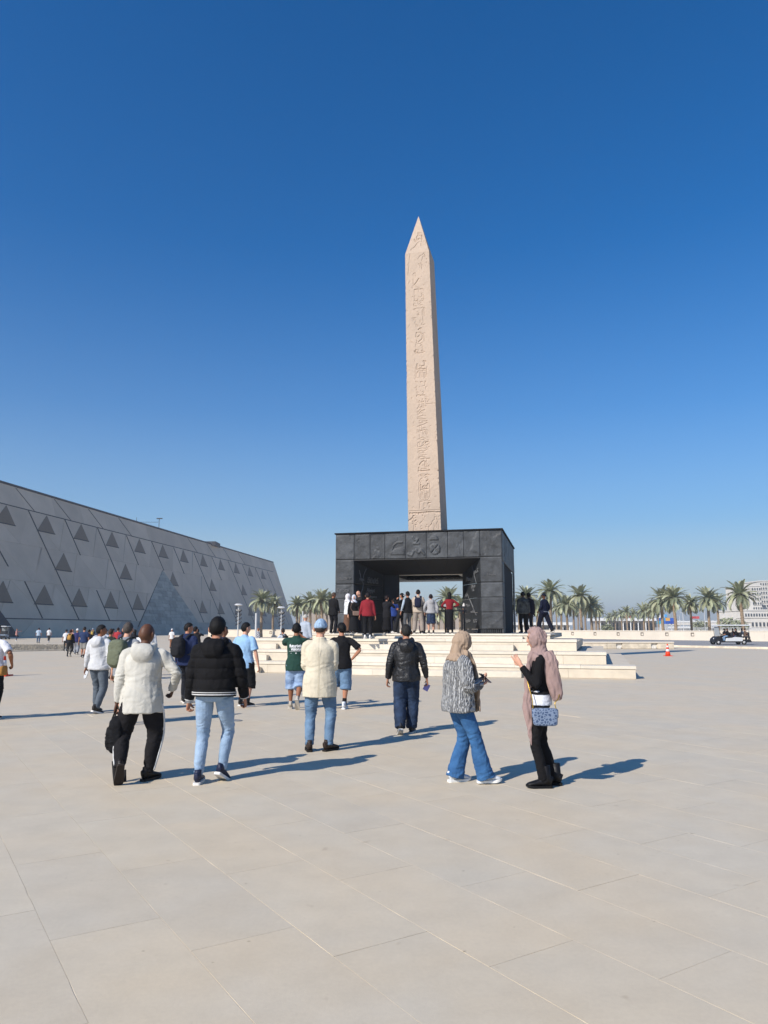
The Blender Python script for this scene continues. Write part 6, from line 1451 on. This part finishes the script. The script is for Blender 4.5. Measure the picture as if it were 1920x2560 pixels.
far('man in dark clothes lifting a camera behind the puffer jacket man', 540, 1660, 0, ht=1.72, topc='#1c1c20', top='jacket', bot='jeans', botc='#202024', wr=((-.08, .30, .50), (.1, .30, .50)), pole=((-1, 0, -.5), (1, 0, -.5)), hair='full', hairt=.02)
M_plaid, n, l, b = new_mat('navy plaid'); tc = n.new('ShaderNodeTexCoord'); ck = n.new('ShaderNodeTexChecker'); ck.inputs['Scale'].default_value = 13; ck.inputs['Color1'].default_value = (.45, .45, .45, 1); ck.inputs['Color2'].default_value = (.03, .035, .08, 1); l.new(tc.outputs['Object'], ck.inputs['Vector']); l.new(ck.outputs[0], b.inputs['Base Color']); b.inputs['Roughness'].default_value = .9
far('bald man in a navy and white checked shirt past the platform end', 644, 1628, -60, ht=1.72, top='shirt', topmat=M_plaid, hair='fringe', hairc='#8a8a88', skin='brown', bot='jeans', botc='#2a2c30', bw=1.15, hem=-.16)
p = far('man with a dark backpack holding a straw hat left of the green t-shirt', 706, 1668, 40, ht=1.68, topc='#c4cbd4', bot='jeans', botc='#30323a', hair='full', hairc='#241a15', wr=((-.25, .3, .0), (.3, .1, 0))); backpack(p, '#232326', 'black backpack on the man with the straw hat', .10, .46, .14, .09)
S_ = Sol(); S_.ell(p['wr'][0]+np.array([-.05, .05, -.12]), (.18, .03, .17)); S_.ell(p['wr'][0]+np.array([-.05, .0, -.12]), (.09, .10, .09)); at_person(p, 'straw_hat', S_, mat('straw', h('#b08a5e'), .9, .2, 20), 'round straw hat held low in front of the cream wall', 'hat')

# --- on the platform
PZ = 1.42
def pp(label, u, v, yaw=0, **k):
    k.setdefault('group', 'visitors standing on the stone platform'); D = k.pop('D', 29.6); x = (u-960)/1874*D
    return person(label, xy=(x, D), z=PZ, yaw=yaw, **k)
pp('older man in a dark jacket and white collar standing left of the gateway', 832, 0, -35, D=30.2, ht=1.70, bw=1.1, top='jacket', topc='#1a191b', hem=-.18, bot='jeans', botc='#1c1c20', hair='short', hairc='#4a3a30', skin='brown', head=(-20, -10, 0), wr=((-.12, .25, 0), (.12, .25, 0)))
p = pp('woman in a white headscarf, patterned shirt and brown skirt', 868, 0, -60, D=29.9, ht=1.62, top='shirt', topc='#c9ced2', topmat=mat('white patterned', h('#aeb4ba'), .9, .35, 22, .2, 40, col2=h('#dfe2e4')), hem=-.12, bot='dress', botc='#6b4a36', hair='none', skin='light', wr=((-.05, .22, .50), (.12, .2, .2)), pole=((-1, 0, -1), None), bw=.95, head=(-10, -6, 0)); hijab(p, '#d6d2d2', [([(0, .1, .50), (0, .14, .4), (0, .14, .3)], [(.08, .03), (.08, .02), (.06, .015)], (1, 0, 0))])
p = pp('woman in a long black abaya and white headscarf with a tan bag', 884, 0, -165, D=29.5, ht=1.56, top='jacket', topc='#161518', hem=-.2, bot='dress', botc='#1a1a1d', hair='none', skin='light', wr=((.05, .22, .45), None), pole=((-1, 0, -1), None), head=(0, -8, 0)); hijab(p, '#c9ccd4', [([(0, .1, .50), (0, .13, .42)], [(.08, .03), (.06, .015)], (1, 0, 0))])
cb_ = p['T'](-.06, .20, -.04); handbag(p, cb_, (.13, .035, .085), '#8f7465', 'tan square shoulder bag of the woman in the black abaya', [cb_+np.array([-.12, 0, .07]), p['T'](-.14, .17, .3), p['T'](.05, .10, .50), p['T'](.17, .15, .2), cb_+np.array([.12, 0, .07])], metal='#8f7465')
pp('balding man in a dark suit bending to the two veiled women', 898, 0, 120, D=30.0, ht=1.76, bw=1.1, top='blazer', topc='#2a2422', hem=-.2, bot='jeans', botc='#151824', hair='fringe', hairc='#6a5a50', skin='light', head=(0, -16, 0), wr=((-.1, .25, .42), (.1, .2, .1)), pole=((-1, 0, -1), None))
p = person('boy in a red jumper and black trousers on the top step', xy=((919-960)/1875*28.55, 28.55), z=1.23, yaw=-4, ht=1.80, bw=1.05, top='shirt', topc='#8f1222', hem=-.10, bot='jeans', botc='#17171b', hair='full', hairc='#1a1414', hairt=.014, head=(0, 0, 0), shoec='#dedcd8', group='visitors standing on the stone platform', wr=((-.31, .05, -.10), None))
p = pp('woman in loose black clothes against the dark inner wall', 967, 0, -30, D=31.6, ht=1.62, top='jacket', topc='#1e1d20', hem=-.25, bot='dress', botc='#151416', hair='full', hairc='#241816', hairt=.016, wr=((-.1, .2, .45), (.12, .2, .42)), pole=((-1, 0, -1), (1, 0, -1)), head=(-20, 0, 0))
p = pp('child sized person in a blue shirt behind the woman in black', 985, 0, 10, D=32.6, ht=1.55, topc='#1c3f8c', bot='jeans', botc='#1a2038', skin='tan')
p = pp('woman in a cropped black jacket and black trousers leaning back', 1003, 0, 62, D=30.6, ht=1.68, lean=-6, top='fitted', topc='#151416', hem=.03, bot='wide', botc='#1f1f22', hair='bun', hairc='#0f0d0d', hairt=.016, skin='tan', wr=((-.06, .22, .50), (.16, .18, .10)), pole=((-1, 0, -1), (1, -.5, -1)), L=(-.1, .25, 0), Rf=(.1, -.12, 0), shoec='#c9c6c2', head=(0, -6, 0)); band(p, .03, .155, .125, .03, '#c8c8ca')
S_ = Sol(); c = p['hc']+p['RH'] @ np.array([0, -.12, .02]); S_.ell(c+np.array([.02, 0, 0]), (.05, .025, .03)); S_.ell(c-np.array([.02, 0, 0]), (.05, .025, .03)); mesh_obj('hair_bow', S_.v, S_.f, cloth('#dcdcdc'), p['root'], True)
pp('man in a black padded vest over pale sleeves and grey trousers', 1020, 0, 30, D=30.4, ht=1.74, top='vest', topc='#151518', hem=-.10, bot='jeans', botc='#55575a', hair='short', hairc='#0f0d0d', hairt=.016, skin='tan', extra={'sleevec': '#aab8c4'}, wr=((-.3, .05, -.05), (.3, .05, -.05)))
p = pp('tall man in a beige shirt and trousers with a navy backpack', 1046, 0, -6, D=30.4, ht=1.82, bw=1.05, top='shirt', topc='#c0ad97', hem=-.12, bot='baggy', botc='#9b8d80', hair='short', hairc='#15110f', skin='light', head=(-8, 0, 0), L=(-.16, 0, 0), Rf=(.16, -.02, 0)); backpack(p, '#1c2038', 'navy backpack on the tall man in beige', .06, .45, .135, .08)
p = pp('person in pale pink partly hidden behind the man in beige', 1056, 0, 0, D=31.6, ht=1.5, topc='#5a5058', bot='jeans', botc='#b99a98')
p = pp('woman in a pale grey hooded jacket and dark blue skirt', 1078, 0, 2, D=30.3, ht=1.62, bw=1.08, top='jacket', topc='#a8a6a6', hem=-.06, bot='skirt', botc='#1a2440', hair='bun', hairc='#1c0f10', hairt=.014, skin='light', shoec='#2a2422', wr=((-.28, .02, -.02), (.29, .03, -.06)), extra={'hood': 1}, botmat=mat('printed navy skirt', h('#0e1424'), .9, .5, 14, .2, 40, col2=h('#26344c')))
p = pp('woman in a red top and long black skirt by the railing', 1125, 0, 4, D=30.2, ht=1.70, bw=.95, top='fitted', topc='#8a0c18', hem=.06, bot='slim', botc='#17161a', hair='long', hairc='#100e0e', hairt=.018, skin='light', wr=((-.14, .22, .12), (.17, .10, .18)), pole=((-1, -.6, 0), (1, -.5, .1)))
S_ = Sol(); T = p['T']; S_.loft([(*T(0, 0, .10), .13, .10), (*T(0, 0, -.05), .16, .125), (*T(0, 0, -.35), .135, .12), (*T(0, 0, -.78), .125, .12)], 20, 4); finish('skirt', S_, cloth('#17161a'), p['root'], .02, .006)
pp('person in white half hidden behind the inner reveal', 1171, 0, 0, D=33.2, ht=1.66, topc='#d8d2d0', bot='jeans', botc='#2a2a2a')
person('man in a grey cap and vest with a backpack standing at the platform side', xy=(-2.99, 28.35), z=.41, yaw=-30, group='visitors standing on the stone platform', ht=1.78, top='shirt', topc='#aab4c0', bot='jeans', botc='#3a3a3c', hair='cap', hairc='#b7b2a8', skin='light', bw=1.05)
S3 = dict(group='men standing on the platform right of the gateway')
pp('man in a black camouflage jacket standing right of the gateway', 1310, 0, 12, D=32.5, ht=1.84, bw=1.08, top='jacket', topc='#1a1a1a', topmat=mat('dark camouflage', (.014, .014, .016), .8, .2, 9, .2, 40, col2=(.10, .10, .085)), hem=-.14, bot='jeans', botc='#111113', head=(-30, -6, 0), skin='dark', **S3)
pp('man in a dark plum jacket behind the camouflage jacket', 1325, 0, 20, D=33.0, ht=1.82, top='jacket', topc='#1d1826', hem=-.14, bot='jeans', botc='#39363c', skin='dark', **S3)
p = pp('man in a navy uniform and cap striding right of the gateway', 1362, 0, 40, D=32.4, ht=1.76, bw=1.05, lean=-3, top='shirt', topc='#0f1630', hem=-.10, bot='baggy', botc='#0d1226', hair='cap', hairc='#0c1020', skin='dark', L=(-.12, .28, 0), Rf=(.16, -.30, .03, 20), wr=((-.2, .15, .0), (.25, .05, -.05)), **S3); band(p, -.02, .20, .15, .03, '#8a8f98', 'belt')

# --- railing inside the gateway
rl = empty('railing', (0, 0, 0)); tag(rl, 'black metal railing with posts behind the woman in red', 'railing')
M_rail = mat('railing black', (.012, .012, .013), .5, .1)
Dr = 31.0
xa, xb_ = (1030-960)/1874*Dr, (1168-960)/1874*Dr
rl.location = (xa, Dr, PZ); Lr = xb_-xa
for z_ in (.90, 1.06): MB().box(0, Lr, -.03, .03, z_, z_+.06).build('rail', M_rail, rl)
for u_ in (1034, 1060, 1114, 1120, 1156, 1161): x_ = (u_-960)/1874*Dr-xa; MB().box(x_-.03, x_+.03, -.035, .035, 0, 1.12).build('post', M_rail, rl)
for u_ in (1034, 1060, 1117, 1158): x_ = (u_-960)/1874*Dr-xa; MB().box(x_-.14, x_+.14, -.14, .14, 0, .02).build('foot', M_rail, rl)
sg = MB().box(-.13, .13, -.01, .01, -.08, .08, Matrix.Rotation(.5, 4, 'X')); o = sg.build('notice_board', mat('white card', (.7, .7, .7), .6, .03)); o.location = ((1117-960)/1874*Dr, Dr-.06, PZ+1.17); tag(o, 'small white notice card on the railing beside the woman in red', 'notice'); MB().box(-.12, .12, -.02, -.011, -.07, .07, Matrix.Rotation(.5, 4, 'X')).build('card', mat('white card', (.7, .7, .7)), o)

# --- cones
def cone(x, y, hgt, label):
    t = empty('traffic_cone', (x, y, gz)); tag(t, label, 'traffic cone'); k = hgt/.7
    MO = mat('cone orange', h('#e0401c'), .5, .06); MW = mat('cone white', (.7, .7, .7), .4, .04)
    MB().box(-.2*k, .2*k, -.2*k, .2*k, 0, .035*k, bev=.01).build('base', MO, t)
    for z0, z1, m_ in ((.035, .26, MO), (.262, .40, MW), (.402, .50, MO), (.502, .60, MW), (.602, .7, MO)):
        r0, r1 = .155-.175*z0, .155-.175*z1; q = MB(); q.tube([(0, 0, z0*k), (0, 0, z1*k)], [r0*k, r1*k], 20); q.build('band' if m_ is MW else 'cone_body', m_, t, True)
    return t
cone(*gp(1670, 1640), .72, 'orange and white traffic cone on the open plaza near the bench wall')
cone(*gp(4, 1690), .95, 'orange traffic cone behind the man at the frame edge')

# --- manhole-like dark disc in the paving
x, y = gp(587, 1802); t = empty('drain_cover', (x, y, gz)); tag(t, 'small dark round drain cover in the paving near the puffer jacket man', 'drain cover')
q = MB(); q.tube([(0, 0, -.002), (0, 0, .016)], [.115, .112], 24); q.build('plate', mat('drain plate', (.20, .19, .18), .6, .3, 20, .4, 60), t)
q = MB(); A = np.linspace(0, 6.28, 25); q.tube([(.125*math.cos(a), .125*math.sin(a), .008) for a in A], .010, 6, (0, 0, 1)); q.build('ring', mat('drain ring', (.3, .29, .27), .6, .2, 20), t)

# --- golf carts
def cart(x, y, rz, label, n_rows=3, body='#d9d8d4', LEN=3.9, riders=()):
    t = empty('golf_cart', (x, y, gz), rz); tag(t, label, 'golf cart'); MBo = mat('cart_'+body.strip('#'), h(body), .35, .04); MK = mat('cart black', (.02, .02, .022), .5, .1); MS = mat('cart seat', (.03, .03, .035), .6, .1); MR = mat('cart roof', (.78, .78, .76), .4, .03)
    h2 = LEN/2
    def side(poly, name, m_, w_=.58):
        n_ = len(poly); v = [(a, -w_, b_) for a, b_ in poly]+[(a, w_, b_) for a, b_ in poly]
        return mesh_obj(name, v, [tuple(range(n_)), tuple(range(2*n_-1, n_-1, -1))]+[(i, n_+i, n_+(i+1) % n_, (i+1) % n_) for i in range(n_)], m_, t)
    side([(-h2, .30), (-h2+.1, .62), (-h2+.42, .86), (-h2+.62, .84), (-h2+.75, .42), (-h2+.9, .30)], 'front_cowl', MK, .52)
    side([(-h2+.5, .25), (h2-.05, .25), (h2-.05, .36), (-h2+.5, .36)], 'chassis', MK)
    side([(-.75, .36), (.95, .36), (.98, .72), (.2, .78), (-.15, .70), (-.6, .66)], 'body_panel', MBo, .6)
    side([(.95, .37), (h2-.1, .37), (h2-.1, .52), (1.0, .55)], 'rear_deck', MK, .55)
    for k_, a in enumerate((-.55, .35, 1.15)[:n_rows]):
        s_ = MB(); s_.box(a, a+.5, -.55, .55, .70, .84, bev=.03); s_.build('seat', MS, t)
        s_ = MB(); s_.box(a+.46, a+.58, -.55, .55, .84, 1.25, Matrix.Rotation(0, 4, 'Y'), .03); s_.build('backrest', MS, t)
    s_ = MB(); s_.box(-h2+.35, h2-.1, -.68, .68, 1.88, 2.0, bev=.04); s_.build('roof', MR, t, False)
    for a, b_ in ((-h2+.62, -h2+.5), (-.1, -.1), (.86, .86), (h2-.25, h2-.3)):
        for w_ in (-.58, .58):
            s_ = MB(); s_.tube([(a, w_, .6), (b_, w_, 1.87)], .022, 6); s_.build('roof_post', MK, t)
    s_ = MB(); s_.box(-h2+.575, -h2+.59, -.5, .5, .88, 1.8, Matrix.Translation((0, 0, 0))); s_.build('windshield', mat('cart glass', (.30, .33, .35), .1, .05), t)
    s_ = MB(); A = np.linspace(0, 6.28, 15); s_.tube([(-h2+1.0+.06*math.cos(a), -.25+.17*math.sin(a), 1.08+.15*math.cos(a)) for a in A], .014, 6); s_.tube([(-h2+.7, -.25, .75), (-h2+1.0, -.25, 1.08)], .02, 6); s_.build('steering_wheel', MK, t)
    for a in (-h2+.38, h2-.85):
        for w_ in (-.62, .48):
            s_ = MB(); s_.tube([(a, w_, .24), (a, w_+.16, .24)], .24, 18, (1, 0, 0)); o = s_.build('wheel', mat('tyre', (.02, .02, .02), .8, .1), t, True)
            s_ = MB(); s_.tube([(a, w_-.01, .24), (a, w_+.17, .24)], .13, 14, (1, 0, 0)); s_.build('rim', mat('rim', (.45, .44, .42), .4, .1), o, True)
    for w_ in (-.38, .38): s_ = MB(); s_.tube([(-h2+.0, w_, .62), (-h2-.03, w_, .62)], .06, 10, (0, 1, 0)); s_.build('headlight', MR, t)
    M = Matrix.Translation((x, y, gz)) @ Matrix.Rotation(rz, 4, 'Z')
    for (a, w_, lab, kw) in riders:
        pos = M @ Vector((a, w_, 0)); kw = dict(kw); face_ = kw.pop('back', 0)
        q = person(lab, xy=(pos.x, pos.y), z=.30, yaw=math.degrees(rz)+90+(180 if face_ else 0), ht=1.68, seated=.60, L=(-.10, .42, 0), Rf=(.10, .42, 0), wr=((-.14, .30, .12), (.14, .30, .12)), group='people riding in the golf cart', **kw)
    return t
gx, gy = gp(1834, 1612)
cart(gx, gy+.6, R(4), 'white roofed golf cart full of passengers by the cream wall', riders=((-.42, -.28, 'golf cart driver in black with light blue jeans', dict(topc='#16151a', top='jacket', bot='jeans', botc='#6f93b8', hair='long', hairt=.02)),
    (-.42, .28, 'front cart passenger in grey on the far seat', dict(topc='#6a6468', hair='short')),
    (.48, -.28, 'cart passenger in black on the middle bench', dict(topc='#151417', top='jacket', hair='long', hairt=.02)), (.48, .28, 'cart passenger in rusty red on the middle bench', dict(topc='#8a3a30', hair='short', bot='jeans', botc='#6b2f28')),
    (1.42, -.28, 'rear facing cart passenger in brown', dict(back=1, topc='#6a5444', hair='short', bot='jeans', botc='#8f7a66', skin='tan')), (1.42, .28, 'rear facing cart passenger in white', dict(back=1, topc='#d8d8da', hair='short', bot='jeans', botc='#7d3a32'))))
gx, gy = gp(124, 1594.5); cart(gx+1.0, gy-18, R(-78), 'small grey and white service cart parked before the museum wall', 1, '#8b97a5', 3.0)

# ------------------------------------------------------------ dusty air
hz_m = bpy.data.materials.new('haze air'); hz_m.use_nodes = True; hn = hz_m.node_tree.nodes; hl = hz_m.node_tree.links
hn.remove(hn['Principled BSDF']); pv = hn.new('ShaderNodeVolumePrincipled'); pv.inputs['Color'].default_value = (.95, .95, .95, 1); pv.inputs['Density'].default_value = .0006; pv.inputs['Anisotropy'].default_value = .2
hl.new(pv.outputs[0], hn['Material Output'].inputs['Volume'])
hb = MB(); hb.box(-905, 905, -65, 2505, -1.1, 45); o = hb.build('haze', hz_m); tag(o, 'thin pale dusty air over the plaza', kind='stuff')
